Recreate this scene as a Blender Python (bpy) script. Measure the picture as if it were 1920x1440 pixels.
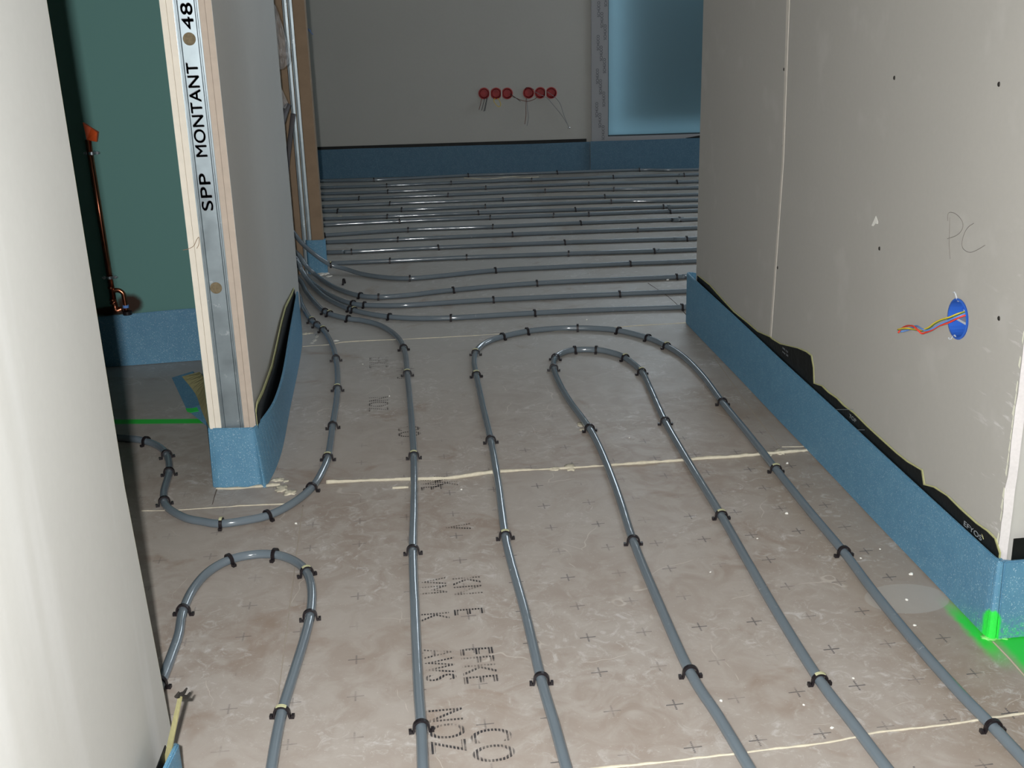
import bpy, bmesh, math, random
from mathutils import Vector, Matrix, noise
random.seed(7)
for o in list(bpy.data.objects): bpy.data.objects.remove(o, do_unlink=True)
SC = bpy.context.scene
COL = SC.collection

# ------------------------------------------------------------------ camera
CAM_H = 1.03
FOC = 2151.0                       # focal length in pixels of a 1920 px wide frame
dn = Vector((170, 6280, FOC)).normalized()          # straight down, seen from the lens
fw = Vector((-260, -730, FOC)); fw -= fw.dot(dn)*dn; fw.normalize()   # along the corridor
rt = dn.cross(fw)
M = Matrix((rt, fw, -dn))          # lens axes (right, down, forward) -> world
cam_d = bpy.data.cameras.new('camera'); cam = bpy.data.objects.new('camera', cam_d); COL.objects.link(cam)
cx, cy, cz = M @ Vector((1,0,0)), -(M @ Vector((0,1,0))), -(M @ Vector((0,0,1)))
cam.matrix_world = Matrix(((cx.x,cy.x,cz.x,0),(cx.y,cy.y,cz.y,0),(cx.z,cy.z,cz.z,CAM_H),(0,0,0,1)))
cam_d.sensor_width = 36; cam_d.lens = FOC/1920*36; cam_d.clip_start = 0.02
SC.camera = cam

# ------------------------------------------------------------------ light and exposure
SC.view_settings.view_transform = 'Standard'; SC.view_settings.look = 'None'
SC.view_settings.gamma = 1; SC.view_settings.use_curve_mapping = False
SC.view_settings.exposure = 0.0
w = bpy.data.worlds.new('overcast_sky'); SC.world = w; w.use_nodes = True
w.node_tree.nodes['Background'].inputs[0].default_value = (0.78, 0.90, 1.0, 1)
w.node_tree.nodes['Background'].inputs[1].default_value = 6.6
fl_d = bpy.data.lights.new('camera_flash', 'AREA'); fl_d.shape = 'RECTANGLE'; fl_d.size = 0.022; fl_d.size_y = 0.012
fl_d.energy = 52; fl_d.color = (1.0, 1.0, 0.985)
flash = bpy.data.objects.new('camera_flash', fl_d); COL.objects.link(flash)
flash.matrix_world = cam.matrix_world @ Matrix.Translation((-0.045, 0.025, 0.0))

# ------------------------------------------------------------------ measuring helpers
def ray(x, y): return M @ Vector((x-960, y-720, FOC))
O3 = Vector((0, 0, CAM_H))
def fl(x, y, z=0.0):
    v = ray(x, y); return O3 + v*((z-CAM_H)/v.z)
def px(x, y, X):
    v = ray(x, y); return O3 + v*(X/v.x)
def py(x, y, Y):
    v = ray(x, y); return O3 + v*(Y/v.y)
# far wall: a plane not quite square to the corridor
BW0 = Vector((-0.4, 6.95, 0)); BWd = Vector((2.3, -0.20, 0)).normalized(); BWn = Vector((BWd.y, -BWd.x, 0))  # BWn faces the camera
def pb(x, y, off=0.0):
    v = ray(x, y); p0 = BW0 + BWn*off
    return O3 + v*((p0-O3).dot(BWn)/v.dot(BWn))

# ------------------------------------------------------------------ object helpers
def tag(o, label=None, cat=None, group=None, kind=None):
    if label: o['label'] = label
    if cat: o['category'] = cat
    if group: o['group'] = group
    if kind: o['kind'] = kind
    return o
def link(name, me, mat=None, parent=None, smooth=False):
    o = bpy.data.objects.new(name, me); COL.objects.link(o)
    if mat is not None and len(me.materials) == 0: me.materials.append(mat)
    if parent is not None: o.parent = parent
    if smooth:
        for p in me.polygons: p.use_smooth = True
    return o
def obj(name, bm, mat=None, parent=None, smooth=False):
    bmesh.ops.recalc_face_normals(bm, faces=bm.faces)
    me = bpy.data.meshes.new(name); bm.to_mesh(me); bm.free()
    return link(name, me, mat, parent, smooth)
def empty(name, loc=(0,0,0)):
    o = bpy.data.objects.new(name, None); COL.objects.link(o); o.location = loc; o.empty_display_size = 0.05; return o
def keep(o):   # children given in world coordinates under an empty that stands at its base
    inv = Matrix.Translation(-o.location)
    for c in o.children:
        c.matrix_parent_inverse = inv
def box(bm, a, b):
    (x0,y0,z0),(x1,y1,z1) = a, b
    v = [bm.verts.new(p) for p in ((x0,y0,z0),(x1,y0,z0),(x1,y1,z0),(x0,y1,z0),(x0,y0,z1),(x1,y0,z1),(x1,y1,z1),(x0,y1,z1))]
    for f in ((0,3,2,1),(4,5,6,7),(0,1,5,4),(1,2,6,5),(2,3,7,6),(3,0,4,7)): bm.faces.new([v[i] for i in f])
    return v
def boxo(name, a, b, mat, parent=None, bev=0):
    bm = bmesh.new(); box(bm, a, b)
    if bev: bmesh.ops.bevel(bm, geom=bm.edges[:], offset=bev, segments=2, affect='EDGES')
    return obj(name, bm, mat, parent)
def catmull(P, n=8):
    P = [Vector(p) for p in P]
    if len(P) < 3: return P
    Q = [P[0]*2-P[1]] + P + [P[-1]*2-P[-2]]; out = []
    for i in range(1, len(Q)-2):
        a,b,c,d = Q[i-1:i+3]
        for k in range(n):
            t = k/n
            out.append(0.5*((2*b)+(c-a)*t+(2*a-5*b+4*c-d)*t*t+(3*b-a-3*c+d)*t**3))
    out.append(P[-1]); return out
def tube(bm, P, r, seg=12, cap=True):
    P = [Vector(p) for p in P]; rings = []; prev = None
    for i, p in enumerate(P):
        t = (P[min(i+1,len(P)-1)] - P[max(i-1,0)]).normalized()
        if prev is None:
            up = Vector((0,0,1)) if abs(t.z) < 0.9 else Vector((1,0,0))
            a = t.cross(up).normalized()
        else:
            a = (prev - t*prev.dot(t)).normalized()
        prev = a; b = t.cross(a)
        rr = r(i/(len(P)-1)) if callable(r) else r
        rings.append([bm.verts.new(p + a*math.cos(2*math.pi*k/seg)*rr + b*math.sin(2*math.pi*k/seg)*rr) for k in range(seg)])
    for A, B in zip(rings, rings[1:]):
        for k in range(seg): bm.faces.new((A[k], A[(k+1)%seg], B[(k+1)%seg], B[k]))
    if cap:
        bm.faces.new(rings[0][::-1]); bm.faces.new(rings[-1])
def sheet(bm, A, B, th, up=None):
    """solid strip between two polylines A (bottom) and B (top), th thick"""
    A = [Vector(p) for p in A]; B = [Vector(p) for p in B]; n = len(A); q = []
    for i in range(n):
        t = (A[min(i+1,n-1)]-A[max(i-1,0)]); s = (B[i]-A[i])
        nn = t.cross(s)
        nn = nn.normalized() if nn.length > 1e-9 else Vector((0,0,1))
        q.append([bm.verts.new(p) for p in (A[i], B[i], B[i]+nn*th, A[i]+nn*th)])
    for a, b in zip(q, q[1:]):
        for k in range(4): bm.faces.new((a[k], a[(k+1)%4], b[(k+1)%4], b[k]))
    bm.faces.new(q[0][::-1]); bm.faces.new(q[-1])
def blob(bm, c, r, flat=0.35, rough=0.35, seed=0, sub=3):
    m = Matrix.Translation(c)
    res = bmesh.ops.create_icosphere(bm, subdivisions=sub, radius=1, matrix=Matrix.Identity(4))
    rx, ry = (r if isinstance(r, tuple) else (r, r))
    for v in res['verts']:
        d = v.co.normalized(); k = 1 + rough*noise.noise(d*2.2+Vector((seed*7.1, seed*3.3, 0))) * 1.6 + rough*0.5*noise.noise(d*6+Vector((seed,0,9)))
        v.co = Vector((d.x*rx*k, d.y*ry*k, max(d.z,-0.25)*min(rx,ry)*flat*k)) + Vector(c)
def text_mesh(s, size, mat4, sx=1.0, ext=0.0002, sp=1.0, bold=0.0):
    cu = bpy.data.curves.new('t', 'FONT'); cu.body = s; cu.size = size; cu.extrude = ext; cu.space_character = sp; cu.offset = bold
    o = bpy.data.objects.new('t', cu); COL.objects.link(o); bpy.context.view_layer.update()
    me = bpy.data.meshes.new_from_object(o.evaluated_get(bpy.context.evaluated_depsgraph_get()))
    bpy.data.objects.remove(o); bpy.data.curves.remove(cu)
    me.transform(mat4 @ Matrix.Diagonal((sx,1,1,1)))
    return me
def texts(name, items, mat, parent, fat=()):
    bm = bmesh.new()
    for me in items:
        bm.from_mesh(me)
        for d in fat:            # thicker strokes
            me2 = me.copy(); me2.transform(Matrix.Translation(d)); bm.from_mesh(me2); bpy.data.meshes.remove(me2)
        bpy.data.meshes.remove(me)
    return obj(name, bm, mat, parent)
def frame(origin, ex, ey):
    ex = Vector(ex).normalized(); ey = Vector(ey).normalized(); ez = ex.cross(ey)
    return Matrix(((ex.x,ey.x,ez.x,origin[0]),(ex.y,ey.y,ez.y,origin[1]),(ex.z,ey.z,ez.z,origin[2]),(0,0,0,1)))
def cut(o, cutters):
    """carve real holes: o minus each bmesh in cutters"""
    for c in cutters:
        me = bpy.data.meshes.new('c'); bmesh.ops.recalc_face_normals(c, faces=c.faces); c.to_mesh(me); c.free()
        co = bpy.data.objects.new('c', me); COL.objects.link(co)
        m = o.modifiers.new('b', 'BOOLEAN'); m.object = co; m.operation = 'DIFFERENCE'; m.solver = 'EXACT'
        bpy.context.view_layer.update()
        new = bpy.data.meshes.new_from_object(o.evaluated_get(bpy.context.evaluated_depsgraph_get()))
        o.modifiers.remove(m); o.data = new
        bpy.data.objects.remove(co); bpy.data.meshes.remove(me)

# ------------------------------------------------------------------ material helpers
class NT:
    def __init__(s, name):
        s.m = bpy.data.materials.new(name); s.m.use_nodes = True; s.t = s.m.node_tree
        s.b = s.t.nodes['Principled BSDF']; s.pos = s.n('ShaderNodeNewGeometry').outputs['Position']
    def n(s, typ, **kw):
        nd = s.t.nodes.new(typ)
        for k, v in kw.items(): setattr(nd, k, v)
        return nd
    def put(s, sock, v):
        if isinstance(v, bpy.types.NodeSocket): s.t.links.new(v, sock)
        elif v is not None: sock.default_value = (tuple(v)+(1,) if isinstance(v, tuple) and len(v) == 3 and sock.type == 'RGBA' else v)
    def ma(s, op, a, b=None, c=None, clamp=False):
        nd = s.n('ShaderNodeMath', operation=op); nd.use_clamp = clamp
        for i, v in enumerate((a, b, c)):
            if v is not None: s.put(nd.inputs[i], v)
        return nd.outputs[0]
    def xyz(s, v=None):
        nd = s.n('ShaderNodeSeparateXYZ'); s.t.links.new(v or s.pos, nd.inputs[0]); return nd.outputs
    def noise(s, scale, detail=4, rough=0.55, vec=None, dist=0):
        nd = s.n('ShaderNodeTexNoise'); nd.inputs['Scale'].default_value = scale; nd.inputs['Detail'].default_value = detail
        nd.inputs['Roughness'].default_value = rough; nd.inputs['Distortion'].default_value = dist
        s.t.links.new(vec or s.pos, nd.inputs['Vector']); return nd.outputs['Fac']
    def scalev(s, k):
        nd = s.n('ShaderNodeVectorMath', operation='MULTIPLY'); s.t.links.new(s.pos, nd.inputs[0]); nd.inputs[1].default_value = k; return nd.outputs[0]
    def step(s, v, lo, hi):
        nd = s.n('ShaderNodeMapRange', interpolation_type='SMOOTHSTEP'); s.put(nd.inputs[0], v)
        nd.inputs[1].default_value = lo; nd.inputs[2].default_value = hi; return nd.outputs[0]
    def mix(s, f, a, b):
        nd = s.n('ShaderNodeMix', data_type='RGBA'); s.put(nd.inputs[0], f); s.put(nd.inputs[6], a); s.put(nd.inputs[7], b); return nd.outputs[2]
    def bump(s, h, strength, dist=0.002):
        nd = s.n('ShaderNodeBump'); nd.inputs['Strength'].default_value = strength; nd.inputs['Distance'].default_value = dist
        s.t.links.new(h, nd.inputs['Height']); s.t.links.new(nd.outputs[0], s.b.inputs['Normal'])
    def set(s, col=None, rough=None, metal=None, spec=None, **kw):
        if col is not None: s.put(s.b.inputs['Base Color'], col)
        if rough is not None: s.put(s.b.inputs['Roughness'], rough)
        if metal is not None: s.put(s.b.inputs['Metallic'], metal)
        if spec is not None: s.put(s.b.inputs['Specular IOR Level'], spec)
        return s.m
def C(r, g, b):   # sRGB 0-255 to linear
    f = lambda c: (c/255/12.92 if c/255 <= .04045 else ((c/255+.055)/1.055)**2.4)
    return (f(r), f(g), f(b), 1)
def plain(name, c, rough=0.6, metal=0, spec=0.3, var=0.0, vs=40):
    t = NT(name)
    if var:
        k = t.noise(vs, 3)
        t.set(t.mix(k, tuple(x*(1-var) for x in c[:3])+(1,), tuple(min(1, x*(1+var)) for x in c[:3])+(1,)), rough, metal, spec)
    else: t.set(c, rough, metal, spec)
    return t.m

# paper face of plasterboard
def board_mat(name, c, streaks=None, scuffs=None):
    t = NT(name)
    a = t.noise(3, 3); b = t.noise(90, 2)
    col = t.mix(t.ma('ADD', t.ma('MULTIPLY', a, .6), t.ma('MULTIPLY', b, .4)), tuple(x*.93 for x in c[:3])+(1,), tuple(x*1.07 for x in c[:3])+(1,))
    if scuffs:      # whitish chafed marks near the right wall's open corner
        x, y, z = t.xyz()
        near = t.step(y, scuffs+0.17, scuffs+0.02)
        low = t.step(z, 0.75, 0.35)
        vec = t.n('ShaderNodeMapping'); vec.inputs['Rotation'].default_value = (0.6, 0, 0); vec.inputs['Scale'].default_value = (1, 9, 45); t.t.links.new(t.pos, vec.inputs[0])
        s = t.step(t.noise(1.5, 4, .6, vec.outputs[0]), .60, .72)
        col = t.mix(t.ma('MULTIPLY', t.ma('MULTIPLY', near, low), t.ma('MULTIPLY', s, .7)), col, (.72, .71, .70, 1))
        rb = t.step(t.noise(9, 3, .5), .58, .75)
        col = t.mix(t.ma('MULTIPLY', rb, .12), col, (.7, .69, .67, 1))
    if streaks:     # vertical smears of flash sheen, painted into the board colour
        vec = t.scalev((1, 9, 1.0))
        s = t.step(t.noise(1.3, 3, .5, vec), .52, .72)
        col = t.mix(t.ma('MULTIPLY', s, .2), col, (.80, .81, .82, 1))
    t.set(col, .72, 0, .25)
    t.bump(t.noise(420, 2), .10, .0006)
    return t.m
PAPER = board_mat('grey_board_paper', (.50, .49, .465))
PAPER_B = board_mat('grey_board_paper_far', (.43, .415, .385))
PAPER_R = board_mat('grey_board_paper_scuffed', (.435, .42, .39), scuffs=1.575)
PAPER_N = board_mat('grey_board_paper_flash_smears', (.54, .54, .515), streaks=True)
GREEN = board_mat('green_moisture_board', (.125, .265, .245))
CREAM_EDGE = plain('cream_board_edge', (.78, .72, .62), .8, var=.08)
BROWN_EDGE = plain('tan_board_edge', (.27, .19, .125), .8, var=.18, vs=25)
PINK_EDGE = plain('pinkish_board_edge', (.50, .42, .35), .8, var=.12, vs=60)
GYPSUM = plain('white_gypsum_core', (.62, .59, .59), .9, var=.10, vs=200)
CEIL = plain('white_ceiling', (.72, .71, .69), .9)
DARKIN = plain('mineral_wool_brown', (.20, .16, .10), 1.0, var=.5, vs=160)
FELT = plain('yellowish_felt_edge', (.52, .52, .26), .95, var=.2, vs=220)
FELT_D = plain('olive_felt_face', (.30, .28, .14), .95, var=.25, vs=120)
GLUE = plain('cream_glue', (.62, .57, .45), .75, var=.18, vs=150)
GLUE_G = plain('green_sprayed_glue', (.25, .75, .20), .7, var=.3, vs=90)
CRUMB = plain('white_plaster', (.80, .79, .74), .9)
PENCIL = plain('pencil', (.07, .065, .06), .6)
INK = plain('grey_printing_ink', (.17, .175, .195), .7)
BLACKP = plain('black_clip_plastic', (.012, .009, .011), .38, spec=.45)
GREYTXT = plain('faded_grey_print', (.06, .065, .08), .6)
RED = plain('red_box_plastic', (.42, .04, .04), .45, spec=.4)
REDW = plain('red_wire', (.75, .06, .035), .4)
BLUEW = plain('blue_wire', (.13, .27, .62), .4)
YELW = plain('yellow_wire', (.70, .50, .035), .4)
GRNW = plain('green_wire', (.14, .22, .04), .4)
DKW = plain('dark_wire', (.03, .03, .035), .5)
BRW = plain('brown_wire', (.16, .055, .03), .5)
GRYW = plain('grey_wire', (.23, .23, .24), .5)
BLUEBOX = plain('blue_box_plastic', (.03, .12, .52), .35, spec=.5)
CLEARBIT = plain('pale_plastic', (.55, .58, .62), .3, spec=.5)
ORANGE = plain('orange_tape', (.62, .09, .02), .5, var=.2)
SLEEVE = plain('grey_foam_sleeve', (.085, .08, .085), .7)
SHUTTER = plain('closed_shutter_slats', (.12, .18, .20), .6)

def copper():
    t = NT('copper'); k = t.noise(18, 4)
    t.set(t.mix(k, (.18, .05, .03, 1), (.62, .24, .14, 1)), .28, 1.0, .5); return t.m
COPPER = copper()
def galva():
    t = NT('galvanised_steel'); k = t.noise(22, 4, .6); g = t.step(t.noise(4, 3), .35, .7)
    col = t.mix(k, (.22, .26, .28, 1), (.36, .42, .45, 1))
    t.set(t.mix(t.ma('MULTIPLY', t.step(t.noise(30, 4, .7), .62, .75), .5), col, (.8, .83, .85, 1)), t.ma('ADD', t.ma('MULTIPLY', k, .2), .30), .75, .5)
    return t.m
GALVA = galva()
def foam(name, green=False, k=1.0):
    t = NT(name)
    n1 = t.noise(35, 3); n2 = t.noise(260, 2, .6)
    col = t.mix(n1, (.080, .215, .345, 1), (.125, .29, .42, 1))
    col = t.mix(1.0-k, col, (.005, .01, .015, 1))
    cell = t.n('ShaderNodeTexVoronoi'); cell.inputs['Scale'].default_value = 300; t.t.links.new(t.pos, cell.inputs['Vector'])
    spark = t.ma('MULTIPLY', t.step(cell.outputs['Distance'], .34, .16), t.ma('ADD', .10, t.step(t.noise(170, 1), .42, .60), clamp=True))
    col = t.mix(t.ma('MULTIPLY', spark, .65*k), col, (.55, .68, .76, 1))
    rough = t.ma('SUBTRACT', .55, t.ma('MULTIPLY', spark, .35))
    if green:
        x, y, z = t.xyz()
        dx = t.ma('MULTIPLY', t.ma('SUBTRACT', x, .947), 1.0)
        d = t.ma('ABSOLUTE', t.ma('SUBTRACT', y, 1.560))
        hx = t.ma('ABSOLUTE', dx)
        r2 = t.ma('ADD', t.ma('ADD', d, t.ma('MULTIPLY', hx, 1.7)), t.ma('MULTIPLY', t.step(z, .035, .080), .05))
        m1 = t.step(t.ma('ADD', r2, t.ma('MULTIPLY', t.noise(140, 3), .006)), .036, .024)
        side = t.ma('MULTIPLY', t.step(d, .10, .0), t.step(t.ma('ADD', z, t.ma('MULTIPLY', d, .35)), .055, .0))
        m2 = t.ma('MULTIPLY', side, t.step(t.noise(170, 4, .7), .42, .62))
        col = t.mix(t.ma('MAXIMUM', m1, t.ma('MULTIPLY', m2, .65)), col, (.03, .72, .07, 1))
    t.set(col, rough, 0, .4)
    t.bump(t.noise(240, 3), .55, .0016)
    return t.m
FOAM = foam('blue_edge_foam'); FOAM_G = foam('blue_edge_foam_sprayed', True); FOAM_SHADED = foam('blue_edge_foam_shaded', False, .5)  # last copy darkened: flash falloff and shade put into the foam colour
def membrane():
    t = NT('black_membrane'); k = t.noise(30, 3)
    t.set(t.mix(k, (.004, .005, .005, 1), (.009, .010, .010, 1)), .5, 0, .25); t.bump(t.noise(25, 3), .4, .006); return t.m
MEMB = membrane()
def pipe_mat():
    t = NT('grey_heating_pipe'); k = t.noise(6, 3)
    dust = t.step(t.noise(60, 5, .7), .60, .74); zone = t.step(t.noise(3.1, 2), .45, .62)
    col = t.mix(k, (.125, .155, .185, 1), (.155, .19, .215, 1))
    f = t.ma('MULTIPLY', t.ma('MULTIPLY', dust, zone), .45)
    t.set(t.mix(f, col, (.42, .44, .45, 1)), t.ma('ADD', .10, t.ma('MULTIPLY', f, .6)), 0, .8); t.bump(t.noise(11, 2), .25, .006); return t.m
PIPE = pipe_mat()

def floor_mat():
    t = NT('printed_floor_boards'); x, y, z = t.xyz()
    base = t.mix(t.step(t.noise(2.6, 4, .6), .3, .7), (.31, .255, .215, 1), (.38, .34, .305, 1))
    base = t.mix(t.step(t.noise(14, 4, .6, dist=1.2), .35, .7), base, (.40, .36, .325, 1))
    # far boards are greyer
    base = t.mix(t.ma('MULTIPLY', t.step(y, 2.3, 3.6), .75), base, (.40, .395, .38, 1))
    # brown worn patches and chalky dust
    base = t.mix(t.ma('MULTIPLY', t.step(t.noise(5.5, 4, .6, dist=.8), .56, .72), .55), base, (.25, .175, .125, 1))
    bare = t.ma('MULTIPLY', t.step(x, .72, .82), t.step(t.noise(2, 2), .3, .5))
    base = t.mix(t.ma('MULTIPLY', bare, .45), base, (.25, .20, .15, 1))
    dustzone = t.step(t.noise(3.3, 3), .42, .60)
    vec = t.scalev((1, 1.0, 1))
    dust = t.step(t.noise(30, 6, .75, vec, 1.4), .50, .72)
    base = t.mix(t.ma('MULTIPLY', t.ma('MULTIPLY', dust, dustzone), .7), base, (.62, .61, .60, 1))
    fine = t.step(t.noise(210, 2), .66, .73)
    base = t.mix(t.ma('MULTIPLY', fine, .25), base, (.72, .70, .66, 1))
    # thin pale scratches
    wv = t.n('ShaderNodeTexVoronoi', feature='DISTANCE_TO_EDGE'); wv.inputs['Scale'].default_value = 4.2
    dv = t.n('ShaderNodeMix', data_type='VECTOR'); dv.inputs[0].default_value = .12
    ns = t.n('ShaderNodeTexNoise'); ns.inputs['Scale'].default_value = 5; ns.inputs['Detail'].default_value = 3; t.t.links.new(t.pos, ns.inputs['Vector'])
    t.t.links.new(t.pos, dv.inputs[4]); t.t.links.new(ns.outputs['Color'], dv.inputs[5]); t.t.links.new(dv.outputs[1], wv.inputs['Vector'])
    scr = t.ma('MULTIPLY', t.step(wv.outputs['Distance'], .0045, .001), t.step(t.noise(7, 3), .54, .60))
    base = t.mix(t.ma('MULTIPLY', scr, .4), base, (.66, .62, .56, 1))
    # printed crosses, 10 cm grid
    def cell(v, o, s):
        q = t.ma('DIVIDE', t.ma('SUBTRACT', v, o), s)
        return t.ma('MULTIPLY', t.ma('SUBTRACT', t.ma('FRACT', t.ma('ADD', q, .5)), .5), s)
    u = t.ma('ABSOLUTE', cell(x, -.094, .0965))
    yy = t.ma('SUBTRACT', y, t.ma('MULTIPLY', x, .021))
    vv = t.ma('ABSOLUTE', cell(yy, 1.446, .1053))
    def bar(a, b, wa, lb): return t.ma('MULTIPLY', t.step(a, wa*1.5, wa*.6), t.ma('LESS_THAN', b, lb))
    dash = t.step(t.ma('ABSOLUTE', t.ma('SUBTRACT', t.ma('FRACT', t.ma('MULTIPLY', y, 260)), .5)), .12, .22)
    cr = t.ma('MAXIMUM', bar(vv, u, .0011, .0135), t.ma('MULTIPLY', bar(u, vv, .0013, .0135), dash))
    fade = t.step(t.noise(11, 3, .6), .30, .62)
    right = t.step(x, -.6, .55)
    fade = t.ma('MULTIPLY', fade, t.ma('ADD', .42, t.ma('MULTIPLY', right, .5)))
    fade = t.ma('MULTIPLY', fade, t.step(y, 3.0, 2.2))
    base = t.mix(fade, base, (.05, .05, .06, 1)) if False else t.mix(t.ma('MULTIPLY', cr, fade), base, (.045, .045, .055, 1))
    # green marking paint
    nz = t.ma('MULTIPLY', t.ma('SUBTRACT', t.noise(60, 3), .5), .012)
    g1 = t.ma('MULTIPLY', t.step(t.ma('ABSOLUTE', t.ma('SUBTRACT', t.ma('ADD', y, t.ma('MULTIPLY', x, .16)), GL)), .022, .012), t.ma('LESS_THAN', x, -.43))
    dxe = t.ma('SUBTRACT', x, .932)
    band1 = t.ma('MULTIPLY', t.step(t.ma('ABSOLUTE', t.ma('ADD', dxe, nz)), .022, .004), t.ma('MULTIPLY', t.step(y, 1.71, 1.61), t.step(y, 1.45, 1.56)))
    dx2 = t.ma('SUBTRACT', x, .982)
    band2 = t.ma('MULTIPLY', t.step(t.ma('ABSOLUTE', t.ma('ADD', dx2, nz)), .046, .016), t.ma('LESS_THAN', y, 1.565))
    base = t.mix(g1, base, (.02, .55, .035, 1))
    base = t.mix(t.ma('MAXIMUM', band1, band2), base, (.03, .62, .06, 1))
    # sealer patch: greyish oval beside the outer pipe
    oc = fl(1700, 1122)
    ex = t.ma('DIVIDE', t.ma('SUBTRACT', x, oc.x), .075); ey = t.ma('DIVIDE', t.ma('SUBTRACT', y, oc.y), .052)
    e = t.ma('ADD', t.ma('MULTIPLY', ex, ex), t.ma('MULTIPLY', ey, ey))
    base = t.mix(t.ma('MULTIPLY', t.step(e, 1.02, .93), .6), base, (.42, .40, .37, 1))
    rgh = t.ma('ADD', .36, t.ma('MULTIPLY', t.noise(12, 4), .26))
    t.set(base, rgh, 0, .5); t.bump(t.noise(90, 3), .12, .001)
    return t.m
GL = fl(310, 790).y + .16*fl(310, 790).x
FLOORM = floor_mat()
def film_glass():
    t = NT('filmed_window_glass')
    tr = t.n('ShaderNodeBsdfTranslucent'); tr.inputs[0].default_value = (.31, .41, .445, 1)
    df = t.n('ShaderNodeBsdfDiffuse'); df.inputs[0].default_value = (.10, .19, .22, 1)
    gl = t.n('ShaderNodeBsdfGlossy'); gl.inputs[0].default_value = (.5, .6, .65, 1); gl.inputs[1].default_value = .35
    m1 = t.n('ShaderNodeMixShader'); m1.inputs[0].default_value = .35; t.t.links.new(tr.outputs[0], m1.inputs[1]); t.t.links.new(df.outputs[0], m1.inputs[2])
    m2 = t.n('ShaderNodeMixShader'); m2.inputs[0].default_value = .08; t.t.links.new(m1.outputs[0], m2.inputs[1]); t.t.links.new(gl.outputs[0], m2.inputs[2])
    t.t.links.new(m2.outputs[0], t.t.nodes['Material Output'].inputs['Surface']); return t.m
FILM = film_glass()
def clear_glass():
    t = NT('clear_glass'); tr = t.n('ShaderNodeBsdfTransparent'); gl = t.n('ShaderNodeBsdfGlossy'); gl.inputs[1].default_value = .02
    m1 = t.n('ShaderNodeMixShader'); m1.inputs[0].default_value = .08; t.t.links.new(tr.outputs[0], m1.inputs[1]); t.t.links.new(gl.outputs[0], m1.inputs[2])
    t.t.links.new(m1.outputs[0], t.t.nodes['Material Output'].inputs['Surface']); return t.m
ADDED_CLEARG = clear_glass()
def clear_wrap():
    t = NT('crumpled_clear_film'); t.set((.8, .8, .82, 1), .12, 0, .6)
    t.b.inputs['Alpha'].default_value = .28; return t.m
WRAP = clear_wrap()
def dotted_ink():
    t = NT('dot_matrix_ink'); x, y, z = t.xyz()
    dx = t.step(t.ma('ABSOLUTE', t.ma('SUBTRACT', t.ma('FRACT', t.ma('MULTIPLY', x, 190)), .5)), .38, .22)
    fa = t.step(t.noise(16, 4, .65), .34, .62)
    t.set((.05, .05, .06, 1), .7, 0, .2); t.put(t.b.inputs['Alpha'], t.ma('MULTIPLY', t.ma('MULTIPLY', t.ma('MULTIPLY', dx, fa), t.step(y, 4.4, 1.5)), .34)); return t.m
DOTINK = dotted_ink()

# ------------------------------------------------------------------ the setting
ZC = 2.5
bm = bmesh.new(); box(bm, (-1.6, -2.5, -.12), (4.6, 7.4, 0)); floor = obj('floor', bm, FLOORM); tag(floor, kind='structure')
bm = bmesh.new(); box(bm, (-1.6, -2.5, ZC), (4.6, 7.4, ZC+.1)); tag(obj('ceiling', bm, CEIL), kind='structure')
tag(boxo('wall_outer_left', (-1.7, -2.5, 0), (-1.6, 7.4, ZC), GREEN), kind='structure')
tag(boxo('wall_outer_right', (4.6, -2.5, 0), (4.7, 4.6, ZC), PAPER), kind='structure')
tag(boxo('wall_added_opening_sill', (4.6, 4.6, 0), (4.7, 6.0, .9), PAPER), kind='structure')  # the opening above is unseen, added to let ambient daylight in
tag(boxo('wall_added_opening_lintel', (4.6, 4.6, 2.1), (4.7, 6.0, ZC), PAPER), kind='structure')
tag(boxo('wall_outer_right_end', (4.6, 6.0, 0), (4.7, 7.4, ZC), PAPER), kind='structure')
po_d = bpy.data.lights.new('added_opening_portal', 'AREA'); po_d.shape = 'RECTANGLE'; po_d.size = 1.4; po_d.size_y = 1.2; po_d.cycles.is_portal = True
po = bpy.data.objects.new('added_opening_portal', po_d); COL.objects.link(po); po.location = (4.65, 5.3, 1.5); po.rotation_euler = (math.pi/2, 0, math.pi/2)
tag(boxo('wall_behind', (-1.6, -2.6, 0), (4.6, -2.5, ZC), PAPER), kind='structure')

# near left wall, its edge slightly out of plumb
bm = bmesh.new()
ed = lambda z: 1.352 + (ZC-z)*0 + max(0, 1.03-z)*.045 + max(0, .45-z)*.10
zs = [0, .05, .15, .3, .45, .7, 1.03, ZC]
L = [[bm.verts.new(p) for p in ((-.35, -1.5, z), (-.35, ed(z), z), (-.45, ed(z), z), (-.45, -1.5, z))] for z in zs]
for a, b in zip(L, L[1:]):
    for k in range(4): bm.faces.new((a[k], a[(k+1)%4], b[(k+1)%4], b[k]))
bm.faces.new(L[0][::-1]); bm.faces.new(L[-1])
wn = obj('wall_near_left', bm, PAPER_N); tag(wn, kind='structure')
bm = bmesh.new(); tube(bm, [(-.3505, ed(z), z) for z in zs], .0006, 6); obj('edge_colour_fringe', bm, FELT_D, wn)  # thin tinted strip standing in for the lens's yellow-green colour fringe

# green room
tag(boxo('wall_green_room', (-1.6, 3.40, 0), (-.415, 3.50, ZC), GREEN), kind='structure')

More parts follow.
